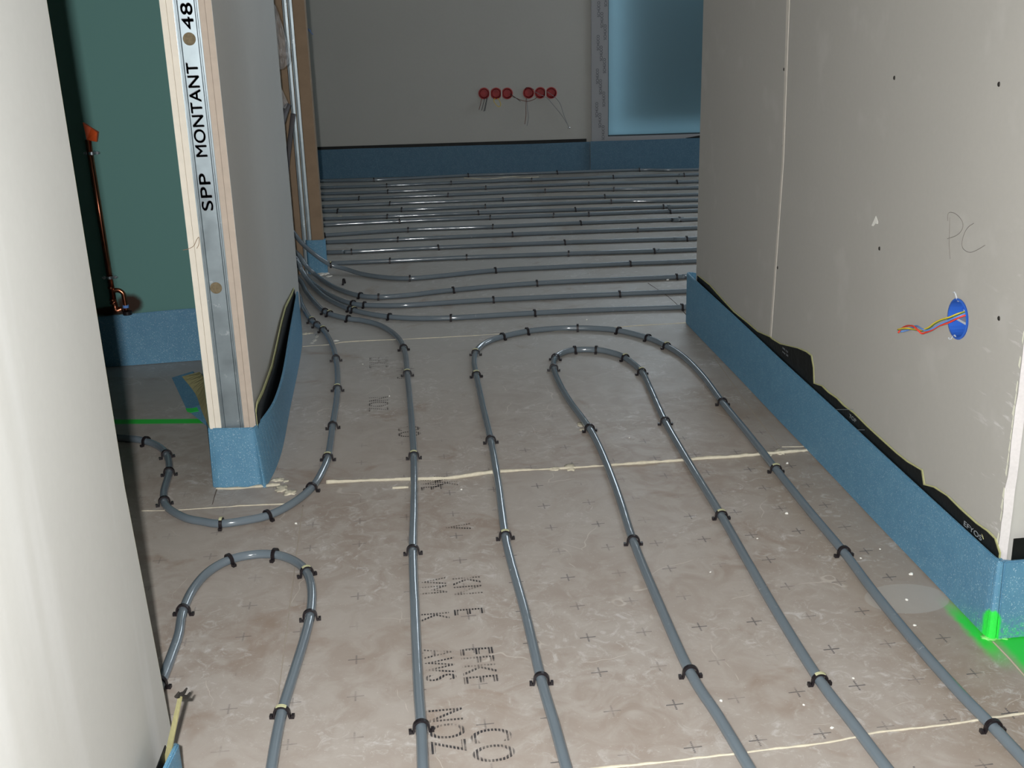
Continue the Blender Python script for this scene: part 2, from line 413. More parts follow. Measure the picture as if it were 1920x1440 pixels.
# left partition: two boards, steel stud, two boards
PE = 2.42; PB = 3.90
wl = empty('wall_left', (-.366, PE, 0)); tag(wl, kind='structure')
X0, X1, X2, X3, X4, X5 = -.4155, -.4030, -.3905, -.3415, -.3290, -.3165
boxo('plasterboard', (X0, PE, 0), (X1-.0006, PB, ZC), CREAM_EDGE, wl, .0008)
boxo('plasterboard', (X1, PE+.0005, 0), (X2, PB, ZC), CREAM_EDGE, wl, .0008)
boxo('plasterboard', (X3, PE+.001, 0), (X4-.0006, PB, ZC), PINK_EDGE, wl, .0008)
boxo('plasterboard', (X4, PE, 0), (X5, PB, ZC), PINK_EDGE, wl, .0008)
boxo('board_face', (X5, PE+.0012, 0), (X5+.0006, PB+.0008, ZC), PAPER, wl)
boxo('board_face', (X0-.0006, PE+.0012, 0), (X0, PB+.0008, ZC), GREEN, wl)
# stud: C profile with rolled ribs along the web edges
pl_ = [(X2+.0005, .045), (X2+.0005, .0005), (X2+.004, .0005), (X2+.005, -.0015), (X2+.007, -.0015), (X2+.0085, .002)]
pr_ = [(X3-.0085, .002), (X3-.0065, -.0015), (X3-.0045, -.0015), (X3-.0035, .0005), (X3-.0005, .0005), (X3-.0005, .045)]
def ext_prof(bm, pr, z0, z1, y0, t=.0008):
    n = len(pr); out = []
    for i, (a, b) in enumerate(pr):
        p, q = pr[max(i-1, 0)], pr[min(i+1, n-1)]
        d = Vector((q[0]-p[0], q[1]-p[1], 0)).normalized(); out.append((a - d.y*t*-1, b + d.x*t))
    ring = [(a, y0+b) for a, b in pr] + [(a, y0+b) for a, b in out[::-1]]
    lo = [bm.verts.new((a, b, z0)) for a, b in ring]; hi = [bm.verts.new((a, b, z1)) for a, b in ring]
    m = len(ring)
    for k in range(m): bm.faces.new((lo[k], lo[(k+1) % m], hi[(k+1) % m], hi[k]))
    bm.faces.new(lo[::-1]); bm.faces.new(hi)
bm = bmesh.new(); box(bm, (X2+.0083, PE+.0040, .02), (X3-.0083, PE+.0050, ZC)); stud = obj('steel_stud', bm, GALVA)
cs = []
for (hx, hy) in ((355, 73), (405, 540)):
    p = py(hx, hy, PE+.004); c = bmesh.new()
    bmesh.ops.create_cone(c, cap_ends=True, segments=40, radius1=.0125, radius2=.0125, depth=.02, matrix=Matrix.Translation((p.x, PE+.0045, p.z)) @ Matrix.Rotation(math.pi/2, 4, 'X'))
    cs.append(c)
cut(stud, cs); stud.parent = wl
for q in (pl_, pr_):
    bm = bmesh.new(); ext_prof(bm, q, .02, ZC, PE+.002); obj('flange', bm, GALVA, stud)
boxo('insulation', (X2+.002, PE+.012, .02), (X3-.002, PE+.9, ZC), DARKIN, wl)
# printed text on the stud, read upwards
def up_text(s, xa, ya, xb, yb, Y, h):
    a, b = py(xa, ya, Y), py(xb, yb, Y)
    me = text_mesh(s, h, Matrix.Identity(4), 1, .0001, 1.05, 0)
    wdt = max(v.co.x for v in me.vertices) - min(v.co.x for v in me.vertices)
    k = (b.z-a.z)/wdt
    me.transform(frame((a.x, Y-.0002, a.z), (0, 0, 1), (-1, 0, 0)) @ Matrix.Diagonal((k, 1, 1, 1)))
    return me
sy = PE+.0040-.0003
texts('printed_text', [up_text('SPP', 400, 396, 393, 327, sy, .032), up_text('MONTANT', 389, 296, 373, 120, sy, .032), up_text('48', 364, 55, 360, 6, sy, .032)], INK, stud, ((.0011, 0, 0), (-.0004, 0, .0011), (.0006, 0, -.0008)))
keep(wl)
stud['label'] = 'galvanised steel stud printed SPP MONTANT 48 between the board edges'

# pier beyond the opening
wm = empty('wall_middle', (-.31, 4.47, 0)); tag(wm, kind='structure')
boxo('plasterboard', (-.376, 4.47, 0), (-.360, 4.57, ZC), CREAM_EDGE, wm)
boxo('plasterboard', (-.359, 4.472, 0), (-.334, 4.57, ZC), BROWN_EDGE, wm)
bm = bmesh.new()
for x0 in (-.331, -.312):
    ext_prof(bm, [(x0, .03), (x0, 0), (x0+.006, -.001), (x0+.0135, .0), (x0+.0135, .01)], .0, ZC, 4.474)
obj('steel_stud', bm, GALVA, wm)
boxo('plasterboard', (-.295, 4.465, 0), (-.2525, 4.57, ZC), BROWN_EDGE, wm, .001)
boxo('insulation', (-.331, 4.49, .0), (-.297, 4.56, ZC), DARKIN, wm)
boxo('board_face', (-1.6, 4.50, 0), (-.377, 4.57, ZC), PAPER, wm)
keep(wm)

# right wall: box with a raw white board edge at its near corner
RX = .955; RN = 1.578; RF = 3.44
bm = bmesh.new(); box(bm, (RX, RN, 0), (1.055, RF, ZC)); wr = obj('wall_right', bm, PAPER_R); tag(wr, kind='structure')
bc = (px(1797, 598, RX)); BOXC = Vector((RX, bc.y, bc.z))
c = bmesh.new(); bmesh.ops.create_cone(c, cap_ends=True, segments=48, radius1=.0345, radius2=.0345, depth=.09, matrix=Matrix.Translation(BOXC) @ Matrix.Rotation(math.pi/2, 4, 'Y'))
cut(wr, [c])
# seam between two boards, a tapering filled gap
bm = bmesh.new()
a = [px(1475.5, 0, RX-.0004)+Vector((0, 0, 1.4)), px(1475.5, 0, RX-.0004), px(1467, 300, RX-.0004), px(1443.5, 632, RX-.0004)]; b = [px(1481, 0, RX-.0004)+Vector((0, 0, 1.4)), px(1481, 0, RX-.0004), px(1470, 300, RX-.0004), px(1446.5, 632, RX-.0004)]
sheet(bm, a, b, .0012); obj('board_seam', bm, plain('seam_filler', (.62, .58, .52), .9, var=.1), wr)
bm = bmesh.new(); NZ = [.143+.0012*i for i in range(8)]
zz = [.10+.02*i for i in range(121)]
A = []; B = []
for i, z in enumerate(zz):
    k = noise.noise(Vector((z*22, 0, 1)))*.0035 + noise.noise(Vector((z*90, 3, 1)))*.0015
    A.append((RX-.0008, RN-.004+.006+k, z)); B.append((RX+.0125, RN-.003, z))
sheet(bm, A, B, -.003); obj('raw_board_edge', bm, GYPSUM, wr)
bm = bmesh.new()
for i, z in enumerate(zz[:-1]):     # torn paper fringe along the edge
    if noise.noise(Vector((z*40, 7, 2))) > -.05:
        k = .0025+abs(noise.noise(Vector((z*70, 1, 5))))*.006
        sheet(bm, [(RX-.0012, RN+.003, z), (RX-.0012, RN+.003, z+.018)], [(RX-.0015, RN+.003+k, z+.004), (RX-.0015, RN+.003+k*.5, z+.02)], .0004)
obj('torn_paper', bm, plain('torn_paper', (.66, .66, .55), .9), wr)
for (sx, sy_) in ((1677, 146), (1649, 466), (1873, 597), (1468, 273), (1470, 130), (1873, 158), (1458, 502)):
    p = px(sx, sy_, RX); bm = bmesh.new()
    bmesh.ops.create_cone(bm, cap_ends=True, segments=16, radius1=.0042, radius2=.0034, depth=.0012, matrix=Matrix.Translation((RX-.0003, p.y, p.z)) @ Matrix.Rotation(-math.pi/2, 4, 'Y'))
    obj('screw_head', bm, plain('dark_screw', (.06, .055, .05), .5, .6), wr)
bm = bmesh.new()
pl = [px(*q, RX-.0006) for q in ((1634, 423), (1642, 405), (1646, 416), (1645, 420), (1641, 419), (1637, 424))]
vs = [bm.verts.new(p) for p in pl]; f = bm.faces.new(vs); r = bmesh.ops.extrude_face_region(bm, geom=[f]); bmesh.ops.translate(bm, verts=[v for v in r['geom'] if isinstance(v, bmesh.types.BMVert)], vec=(.0006, 0, 0))
obj('plaster_smear', bm, CRUMB, wr)
# pencilled letters P C
S = 180/1851
def pen(L): return catmull([px(1740+a*S, 360+b*S, RX-.0004) for a, b in L], 6)
bm = bmesh.new()
for L_ in ([(380, 560), (385, 430), (430, 392), (520, 415), (610, 490), (670, 600), (660, 710), (600, 800), (500, 860), (372, 900)], [(420, 490), (415, 700), (408, 1000), (415, 1150), (425, 1290)],
           [(880, 605), (800, 655), (730, 740), (680, 860), (655, 980), (670, 1080), (740, 1145), (820, 1163), (920, 1130), (1020, 1075), (1100, 1025)]):
    tube(bm, pen(L_), .00045, 5)
obj('pencil_letters', bm, plain('faint_pencil', (.17, .155, .14), .7), wr)
# wall that turns away to the right at the near corner
tag(boxo('wall_right_return', (1.055, RN, 0), (4.6, RN+.1, ZC), PAPER), kind='structure')
boxo('board_face', (RX+.0125, RN-.0015, .0), (1.056, RN-.0005, ZC), PAPER, wr)

# ------------------------------------------------------------------ far wall with its window
def bwp(u, d, z): p = BW0 + BWd*u + BWn*d; return Vector((p.x, p.y, z))      # d towards the camera
def ub(x, y): return (pb(x, y)-BW0).dot(BWd)
def bbox(bm, u0, u1, d0, d1, z0, z1):
    v = [bm.verts.new(bwp(*p)) for p in ((u0,d1,z0),(u1,d1,z0),(u1,d0,z0),(u0,d0,z0),(u0,d1,z1),(u1,d1,z1),(u1,d0,z1),(u0,d0,z1))]
    for f in ((0,3,2,1),(4,5,6,7),(0,1,5,4),(1,2,6,5),(2,3,7,6),(3,0,4,7)): bm.faces.new([v[i] for i in f])
UF = ub(1109, 100); UG = ub(1140, 150); WZ0 = pb(1141, 256).z; FZ0 = pb(1141, 272).z
UE = UG + 1.6; WT = 2.32
bm = bmesh.new()
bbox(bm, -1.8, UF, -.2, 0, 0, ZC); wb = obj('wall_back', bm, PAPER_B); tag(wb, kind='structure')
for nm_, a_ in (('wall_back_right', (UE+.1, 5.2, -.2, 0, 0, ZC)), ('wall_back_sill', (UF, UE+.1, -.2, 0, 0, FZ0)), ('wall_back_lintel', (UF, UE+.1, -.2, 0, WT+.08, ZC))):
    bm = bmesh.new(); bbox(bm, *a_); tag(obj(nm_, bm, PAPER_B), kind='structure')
FILMED = plain('filmed_frame', (.31, .31, .32), .5)
win = empty('window_1', bwp((UF+UE)/2, 0, FZ0)); tag(win, kind='structure')
bm = bmesh.new()
bbox(bm, UF, UG, -.09, .006, FZ0, WT+.08); bbox(bm, UE, UE+.1, -.09, .006, FZ0, WT+.08); bbox(bm, UG, UE, -.09, .006, FZ0, WZ0); bbox(bm, UG, UE, -.09, .006, WT, WT+.08)
fr = obj('window_frame', bm, FILMED, win)
bm = bmesh.new(); bbox(bm, UF-.002, UF+.028, .0, .014, FZ0+.02, WT+.08); obj('frame_cover_strip', bm, FILMED, win)
bm = bmesh.new(); bbox(bm, UG, UE, -.035, -.030, WZ0, 1.38); obj('glass_pane', bm, FILM, win)
bm = bmesh.new(); bbox(bm, UG, UE, -.07, .0, 1.38, 1.42); obj('added_transom_bar', bm, FILMED, win)
bm = bmesh.new(); bbox(bm, UG, UE, -.035, -.030, 1.42, WT); obj('added_transom_glass', bm, ADDED_CLEARG, win)  # unseen clear upper pane, added for floor daylight and streaks on the pipes
bm = bmesh.new(); bbox(bm, UG-.004, UG+.004, -.03, -.008, WZ0, WT); bbox(bm, UG, UE, -.03, -.008, WZ0-.002, WZ0+.005); obj('gasket', bm, plain('dark_gasket', (.03, .04, .045), .6), win)
bm = bmesh.new()
zb = WZ0+.06
while zb < 1.22:
    bbox(bm, UG+.07, UE-.07, -.165, -.155, zb, zb+.034); zb += .040
obj('shutter_slats', bm, SHUTTER, win)
its = []
for (xx, off, per) in ((1122, 0, 62.5), (1128.5, 20, 62.5), (1135, 43, 62.5)):
    for k in range(-1, 6):
        yb = 32+off+k*per
        p = pb(xx+1.5 - (yb-100)*.02, yb, .0065)
        if p.z < FZ0+.01: continue
        dd = .0145 if xx == 1122 else .0066
        p = bwp((p-BW0).dot(BWd), dd, p.z)
        its.append(text_mesh('SCHÜCO', .022, frame(p, (0, 0, 1), -BWd) @ Matrix.Diagonal((.95, 1, 1, 1)), 1, .0001))
for k in range(4):
    p = pb(1200+k*58, 268.5-k*1.2, .0066); its.append(text_mesh('SCHÜCO', .014, frame(bwp((p-BW0).dot(BWd), .0066, p.z+.006), -BWd, (0, 0, -1)), 1.4, .0001))
texts('film_lettering', its, GREYTXT, win)
keep(win)
pt_d = bpy.data.lights.new('added_transom_portal', 'AREA'); pt_d.shape = 'RECTANGLE'; pt_d.size = 1.6; pt_d.size_y = .90; pt_d.cycles.is_portal = True
pt = bpy.data.objects.new('added_transom_portal', pt_d); COL.objects.link(pt); pt.matrix_world = frame(bwp((UG+UE)/2, -.11, 1.87), -BWd, (0, 0, 1))
# ------------------------------------------------------------------ floor joints and glue
def bead(L, wd, cat_label, h=.003, seed=0, mat=None, var=.7):
    P = catmull([fl(*p) for p in L], 24); bm = bmesh.new(); rows = []
    for i, p in enumerate(P):
        t = (P[min(i+1, len(P)-1)]-P[max(i-1, 0)]).normalized(); s = Vector((-t.y, t.x, 0))
        k = 1+var*1.6*noise.noise(Vector((p.x*9, p.y*9, seed)))+var*noise.noise(Vector((p.x*45, p.y*45, seed+5)))
        k2 = 1+var*1.6*noise.noise(Vector((p.x*9, p.y*9, seed+30)))+var*noise.noise(Vector((p.x*45, p.y*45, seed+55)))
        a, b = max(.1, k)*wd/2, max(.1, k2)*wd/2
        rows.append([bm.verts.new(q) for q in (p-s*a+Vector((0,0,.0001)), p-s*a*.5+Vector((0,0,h*max(.25,k))), p+s*b*.5+Vector((0,0,h*max(.25,k2))), p+s*b+Vector((0,0,.0001)))])
    for A, B in zip(rows, rows[1:]):
        for k in range(3): bm.faces.new((A[k], B[k], B[k+1], A[k+1]))
        bm.faces.new((A[3], B[3], B[0], A[0]))
    bm.faces.new(rows[0]); bm.faces.new(rows[-1][::-1])
    return tag(obj('glue_bead', bm, mat or GLUE, None, True), cat_label, 'glue bead')
bead([(612, 905), (680, 902), (760, 899), (840, 897), (930, 886), (1080, 877), (1165, 871), (1240, 866), (1330, 860), (1400, 855), (1465, 849), (1519, 845)], .0085, 'thick cream glue bead along the wide floor joint from partition foot to right skirting', .004, 1)
bead([(265, 958), (330, 957), (390, 953), (470, 948), (552, 945)], .003, 'thin cream glue line on the floor below the partition foot', .0015, 2)
bead([(567, 650), (620, 646), (652, 641), (760, 636), (860, 631), (960, 625), (1100, 618), (1180, 612), (1310, 604)], .0035, 'thin cream glue line across the floor beyond the bends of the hairpin pipes', .0015, 3)
bead([(1075, 1447), (1250, 1428), (1400, 1411), (1560, 1391), (1655, 1372), (1760, 1361), (1835, 1350), (1940, 1335)], .0045, 'fine pale glue line crossing the lower right floor corner', .0015, 4)
bead([(568, 948), (556, 1040), (543, 1140), (530, 1240), (516, 1350), (508, 1450)], .0018, 'hairline pale joint running towards the viewer under the left hairpin', .0008, 5, plain('pale_joint', (.42, .37, .31), .9), .35)
bead([(1862, 1203), (1890, 1232), (1925, 1272)], .0035, 'pale joint line through the green paint at the right corner', .001, 6, plain('pale_joint_b', (.50, .42, .33), .9), .3)
bead([(1215, 531), (1255, 558), (1288, 592), (1340, 660)], .0028, 'dark hairline joint in the floor left of the right skirting end', .0006, 7, plain('dark_joint', (.10, .08, .065), .9), .3)
bead([(1338, 668), (1385, 735), (1425, 790), (1462, 838)], .002, 'thin scored line in the floor strip beside the right skirting', .0006, 8, plain('scored', (.36, .31, .25), .9), .3)
bead([(398, 946), (404, 925), (408, 914)], .002, 'short dark joint at the left side of the inset floor piece', .0006, 9, plain('dark_joint_b', (.12, .09, .07), .9), .3)
bead([(405, 917), (440, 917), (480, 914), (525, 910)], .008, 'lumpy cream glue at the foot of the blue foam on the partition end', .004, 10)
bead([(870, 331+3), (905, 336), (940, 333.5), (960, 332), (985, 333), (1010, 332)], .010, 'old glue streak on the floor near the far wall', .003, 11)
bead([(598, 412), (606, 413), (612, 411), (622, 412), (632, 409), (640, 409)], .030, 'row of dried cream glue lumps beside the far pier', .010, 12, None, 1.0)
bead([(1466, 838), (1490, 838), (1513, 837)], .0028, 'short pale glue line on the floor against the right skirting', .001, 13)
def glob(L, label, mat=None, z=0.0):
    bm = bmesh.new()
    for i, (x, y, rx, ry) in enumerate(L): blob(bm, fl(x, y, z), (rx, ry), .25, .45, i+x*.01)
    return tag(obj('glue_patch', bm, mat or GLUE, None, True), label, 'glue patch')
glob([(528, 917, .014, .016), (544, 924, .013, .012), (522, 900, .014, .010), (536, 902, .007, .006)], 'pale glue puddle right of the partition foot')
glob([(606, 513, .022, .035), (598, 507, .018, .02), (617, 518, .012, .012)], 'white glue lump at the foot of the far pier', CRUMB)
glob([(594, 630, .006, .022), (590, 638, .008, .014), (585, 643, .006, .008)], 'smeared white glue streak under the three clips by the opening', plain('smear', (.5, .48, .44), .9))
glob([(572, 626, .008, .010), (580, 625, .010, .006)], 'small cream glue splash beside the partition skirting', GLUE)
glob([(630, 639, .009, .006)], 'tiny white glue dab on the thin floor joint', CRUMB)
glob([(1851, 1195, .010, .009), (1862, 1196, .014, .008), (1876, 1194, .014, .008), (1888, 1194, .006, .004)], 'green sprayed glue lump at the foot of the right corner', GLUE_G)
glob([(1087, 796, .006, .016), (1094, 806, .008, .008)], 'white glue chip left of the inner hairpin pipe', GLUE)
glob([(1512, 843, .007, .005), (1506, 846, .006, .004), (1517, 840, .004, .004)], 'cream glue crumbs where the thick bead meets the right skirting')
glob([(1440, 851, .013, .012), (1463, 848, .014, .014)], 'wide glue smear between the outer hairpin and right skirting')
glob([(1070, 876, .012, .018), (1040, 880, .011, .010)], 'raised glue lump on the thick bead between the hairpin legs')
bead([(736, 915), (750, 914.5), (766, 914)], .010, 'short cream glue dab left of the straight corridor pipe', .003, 21)
glob([(650, 641, .005, .005)], 'small cream glue end on the far floor joint')
cr = None
for (x, y, r) in ((1476, 869, .0035), (1708, 1077, .004), (1700, 1125, .0028), (1715, 1173, .0028), (1614, 1047, .002), (1332, 1073, .002), (1475, 963, .004), (730, 713+30, .0025), (865, 918, .0025), (1600, 1272, .002), (1252, 525, .005), (1100, 600, .003), (1180, 821, .002), (1352, 1314, .003), (1560, 1365, .003), (1507, 1322, .002), (680, 683, .002), (780, 848, .002), (555, 982, .003), (1420, 1010, .002), (1650, 1030, .002)):
    p = fl(x, y)
    if cr is None:
        bm = bmesh.new(); blob(bm, (0, 0, .15), 1, .7, .3, 3, 2); o = obj('plaster_crumb', bm, CRUMB, None, True); cr = o
    else:
        o = cr.copy(); COL.objects.link(o)
    o.location = p; o.scale = (r, r*random.uniform(.7, 1), r); o.rotation_euler = (0, 0, random.uniform(0, 6))
    tag(o, 'tiny white plaster crumb lying loose on the brown floor boards', 'plaster crumb', 'plaster crumbs on the floor')
# big dotted print on the boards
def ftext(s, x, y, size, sx=.62):
    p = fl(x, y, .0004); return text_mesh(s, size, frame(p, (0, -1, 0), (1, 0, 0)), sx, .00005, 1.05, 0)
texts('board_print', [ftext('AK', 812, 893, .075), ftext('V', 834, 984, .075), ftext('KN', 846, 1083, .078), ftext('E', 849, 1142, .078), ftext('EFKE', 862, 1216, .078), ftext('CO', 881, 1368, .085),
    ftext('WE', 787, 897, .07), ftext('VM', 786, 1086, .07), ftext('K', 789, 1150, .07), ftext('AWS', 793, 1218, .07), ftext('NOZ', 800, 1330, .078),
    ftext('EFKE', 692, 670, .08, .62), ftext('NOZ', 690, 745, .08, .62), ftext('AWS', 742, 690, .075, .62), ftext('CO', 745, 800, .08, .62)], DOTINK, floor, ((.0016, .0006, .00004),))

# ------------------------------------------------------------------ blue foam skirtings and black upstands
def foamstrip(name, A, B, mat, label, cat='foam strip', th=.007, n=6, under=None):
    A = catmull(A, n); B = catmull(B, n); bm = bmesh.new(); sheet(bm, A, B, th)
    bmesh.ops.recalc_face_normals(bm, faces=bm.faces)
    bmesh.ops.bevel(bm, geom=[e for e in bm.edges if e.is_manifold and e.calc_face_angle(0) > 1.2], offset=.0018, segments=2, affect='EDGES')
    return tag(obj(name, bm, mat, None, False), label, cat)
# right: far end curls, runs along the wall, turns the near corner
xs = [(3.47, .962, .168), (3.485, .950, .168), (3.46, .944, .167), (3.2, .944, .160), (2.9, .945, .156), (2.6, .944, .152), (2.3, .945, .149), (2.0, .944, .146), (1.75, .945, .143), (1.60, .945, .142), (1.566, .946, .142), (1.557, .954, .141), (1.557, 1.0, .141), (1.557, 1.4, .141), (1.557, 2.6, .141)]
foamstrip('edge_foam_strip', [(x, y, .001) for y, x, z in xs], [(x+(.004 if y < 3.44 and x < .95 else 0), y+(.004 if y<1.56 else 0), z) for y, x, z in xs], FOAM_G, 'long blue foam edge strip along the right wall, green paint at its corner')
# black upstand behind it, ragged top edge read along the wall
top = [(1308, 517), (1330, 535), (1352, 560), (1375, 585), (1400, 605), (1420, 622), (1443, 632), (1447, 636), (1462, 645), (1478, 649), (1495, 653), (1511, 660), (1520, 667), (1524, 690), (1525, 719), (1540, 724), (1552, 736), (1568, 747), (1580, 760), (1600, 775), (1625, 800), (1650, 823), (1680, 850), (1700, 866), (1727, 882), (1731, 909), (1750, 914), (1775, 930), (1800, 955), (1830, 982), (1850, 996), (1864, 1010), (1868, 1022), (1873, 1038)]
T = [px(x, y, RX-.004) for x, y in top]
T = [Vector((RX-.004, min(RF+.01, p.y), p.z)) for p in T]
bm = bmesh.new(); sheet(bm, [(p.x, p.y, .002) for p in T], T, .0015); mb = tag(obj('membrane_upstand', bm, MEMB), 'black bituminous membrane with ragged top edge behind the right foam strip', 'membrane')
bm = bmesh.new()
F2 = []
for i, p in enumerate(T):
    w_ = .0024+.002*noise.noise(Vector((p.y*14, 0, 4)))
    F2.append(Vector((RX-.0018, p.y-w_*.9, p.z+w_)))
sheet(bm, [(p.x, p.y, .01) for p in F2], F2, .0010); obj('felt_backing', bm, FELT, mb)['label'] = 'yellowish felt backing showing along the torn edge'
def walltext(s, x, y, size, sx=1, off=.0062):
    p = px(x, y, RX-off); return text_mesh(s, size, frame(p, (0, -1, 0), (0, 0, 1)), sx, .00005)
WP = plain('pale_grey_print', (.30, .33, .35), .6)
its = [walltext('EFYOS', 1806, 984, .013, 1.7), walltext('TOP', 1592, 782, .012, 1.6), walltext('panneaux', 1589, 799, .012, 1.3), walltext('1', 1577, 795, .03, 1.5), walltext('SBS 3,5', 1467, 653, .006, 2.2), walltext('top 20', 1467, 660, .006, 2.6)]
for s_ in ((1568, 768, 1600, 768), (1604, 806, 1621, 806)):
    bm = bmesh.new(); tube(bm, [px(s_[0], s_[1], RX-.0063), px(s_[2], s_[3], RX-.0063)], .0005, 4); obj('frame_line', bm, WP, mb)
texts('brand_lettering', its[:1], WP, mb); texts('framed_lettering', its[1:3], WP, mb); texts('framed_figure', its[3:4], WP, mb); texts('small_lettering', its[4:6], WP, mb)
bm = bmesh.new(); tube(bm, [px(1841, 1001, RX-.005), px(1844, 1011, RX-.007)], .0006, 5); obj('felt_tuft', bm, FELT, mb)
bm = bmesh.new(); sheet(bm, [(.972, RN-.012, .01), (1.4, RN-.012, .01), (2.8, RN-.012, .01)], [(.970, RN-.012, .176), (1.4, RN-.012, .180), (2.8, RN-.012, .18)], .0015)
tag(obj('membrane_upstand', bm, MEMB), 'black membrane band at the foot of the wall right of the near corner', 'membrane')

# left partition: foam wraps its foot and runs down the corridor side
A = [fl(*p) for p in ((395, 860), (399, 905), (405, 915), (450, 914), (486, 912), (503, 908), (528, 850), (545, 763), (560, 690), (567, 640), (564, 592), (560, 560))]
B = [fl(*p, .137) for p in ((384, 770), (390, 800), (394, 803), (430, 803), (470, 802), (480, 799), (500, 776), (519, 745), (534, 695), (546, 620), (556, 565), (559, 546))]
foamstrip('edge_foam_strip', A, B, FOAM, 'blue foam strip wrapped round the partition end and bulging along its corridor side', th=-.006, n=6)
T = [px(*p, X5+.006) for p in ((477, 798), (481, 770), (492, 740), (500, 715), (508, 690), (517, 650), (526, 610), (535, 580), (548, 556), (553, 545))]
T = [Vector((X5+.004+.008*math.sin(math.pi*i/9), max(p.y, PE+.004+.02*i), p.z+.004)) for i, p in enumerate(T)]
bm = bmesh.new(); sheet(bm, [(X5+.004, p.y, .01) for p in T], T, .0015); mb2 = tag(obj('membrane_upstand', bm, MEMB), 'black membrane standing between partition board and bulging foam strip', 'membrane')
bm = bmesh.new(); F2 = [Vector((X5+.003+.006*math.sin(math.pi*i/9), p.y, p.z+.008+.002*noise.noise(p*20))) for i, p in enumerate(T)]
sheet(bm, [(X5+.0025, p.y, .02) for p in F2], F2, .0012); obj('felt_backing', bm, FELT, mb2)
# loose flap on the green-room side
A = [fl(x, y, .01) for x, y in ((352, 770), (338, 735), (326, 712), (345, 702), (375, 697))]
bm = bmesh.new(); sheet(bm, [fl(395, 805, .002), fl(350, 768, .002), fl(322, 708, .002)], [fl(400, 780, .03), fl(385, 755, .03), fl(362, 696, .03)], .006)
GRNP = plain('green_spray', (.03, .5, .08), .6)
fo = tag(obj('edge_foam_strip', bm, FOAM), 'loose blue foam flap on the floor left of the partition end', 'foam strip')
bm = bmesh.new(); sheet(bm, [fl(351, 772, .012), fl(357, 774, .012), fl(374, 771, .012)], [fl(348, 766, .014), fl(360, 766, .014), fl(374, 763, .015)], .001); obj('green_paint', bm, GRNP, fo)
bm = bmesh.new()
A = [Vector((X0-.002, PE+.004, .137)), py(378, 770, PE+.10), py(366, 738, PE+.22), py(341, 706, PE+.34)]
B = [Vector((X0-.002, PE+.004, .150)), py(392, 740, PE+.10), py(387, 715, PE+.2), py(374, 697, PE+.34)]
sheet(bm, catmull(A, 4), catmull(B, 4), .0015)
tag(obj('felt_flap', bm, FELT_D), 'olive felt flap sticking out left of the partition end', 'felt flap')
# green room skirting
foamstrip('edge_foam_strip', [(-1.5, 3.375, .001), (-1.0, 3.372, .001), (-.8, 3.376, .001), (-.6, 3.388, .001), (-.42, 3.39, .001)], [(-1.5, 3.385, .150), (-1.0, 3.385, .150), (-.8, 3.385, .156), (-.6, 3.392, .162), (-.42, 3.395, .158)], FOAM, 'blue foam strip at the foot of the green wall', th=.006)
# far wall skirting, two lengths
UM = ub(1106, 290)
for u0, u1, d, zt, lab in ((-1.15, UM, .012, .172, 'blue foam strip, shade painted in, along the far wall below the red socket boxes'), (UM, 4.0, .030, .178, 'blue foam strip under the window, shade put into its colour, overlapping its neighbour')):
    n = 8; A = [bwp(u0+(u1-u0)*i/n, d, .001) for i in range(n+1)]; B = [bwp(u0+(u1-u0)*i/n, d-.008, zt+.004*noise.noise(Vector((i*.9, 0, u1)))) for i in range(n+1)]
    foamstrip('edge_foam_strip', A, B, FOAM_SHADED, lab, th=.007, n=2)
bm = bmesh.new(); sheet(bm, [bwp(-1.1, .004, .01), bwp(UM-.02, .004, .01)], [bwp(-1.1, .004, .188), bwp(UM-.02, .004, .192)], .002)
tag(obj('membrane_upstand', bm, MEMB), 'thin black membrane line above the far wall foam strip', 'membrane')
bm = bmesh.new(); sheet(bm, [bwp(ub(1285, 260), .009, .02), bwp(ub(1340, 260), .009, .02)], [bwp(ub(1285, 260), .009, .18), bwp(ub(1340, 260), .009, .205)], .002)
tag(obj('membrane_upstand', bm, MEMB), 'black membrane corner peeling up at the right end below the window', 'membrane')
# foam sock on the far pier
A = [(-.325, 4.50, .001), (-.318, 4.462, .001), (-.300, 4.455, .001), (-.262, 4.452, .001), (-.247, 4.458, .001), (-.244, 4.475, .001), (-.244, 4.485, .001)]
foamstrip('edge_foam_strip', A, [(x, y, .135) for x, y, z in A], FOAM, 'short blue foam sleeve round the foot of the far pier', th=-.006, n=4)
# near left wall foot
A = [(-.338, .9, .001), (-.328, 1.15, .001), (-.318, 1.28, .001), (-.318, 1.335, .001), (-.326, 1.352, .001)]
B = [(-.338, .9, .12), (-.326, 1.15, .12), (-.316, 1.25, .118), (-.312, 1.305, .112), (-.320, 1.335, .096)]
foamstrip('edge_foam_strip', A, B, FOAM, 'curled blue foam end at the foot of the near left wall', th=-.007, n=5)
bm = bmesh.new(); sheet(bm, [(-.345, .9, .001), (-.342, 1.2, .001), (-.338, 1.36, .001)], [(-.345, .9, .10), (-.340, 1.2, .105), (-.334, 1.325, .10)], .0015)
tag(obj('membrane_upstand', bm, MEMB), 'dark membrane between near left wall and its curled foam', 'membrane')
bm = bmesh.new()
P0, P1 = Vector((-.346, 1.322, .050)), px(334, 1305, -.303); 
sheet(bm, [P0, P0.lerp(P1, .5)+Vector((0,0,.002)), P1], [P0+Vector((.009, -.006, 0)), P0.lerp(P1, .5)+Vector((.0065,-.004,0)), P1+Vector((.0045, -.004, 0))], .002)
tp = tag(obj('paper_strip', bm, FELT_D), 'frayed yellowish paper strip sticking up beside the near left wall', 'paper strip')
bm = bmesh.new()
for q in ((350, 1291), (356, 1299), (335, 1298)):
    tube(bm, [P1, px(q[0]-5, q[1]+8, -.302), px(*q, -.301)], lambda t: .0034*(1-t*.6), 6)
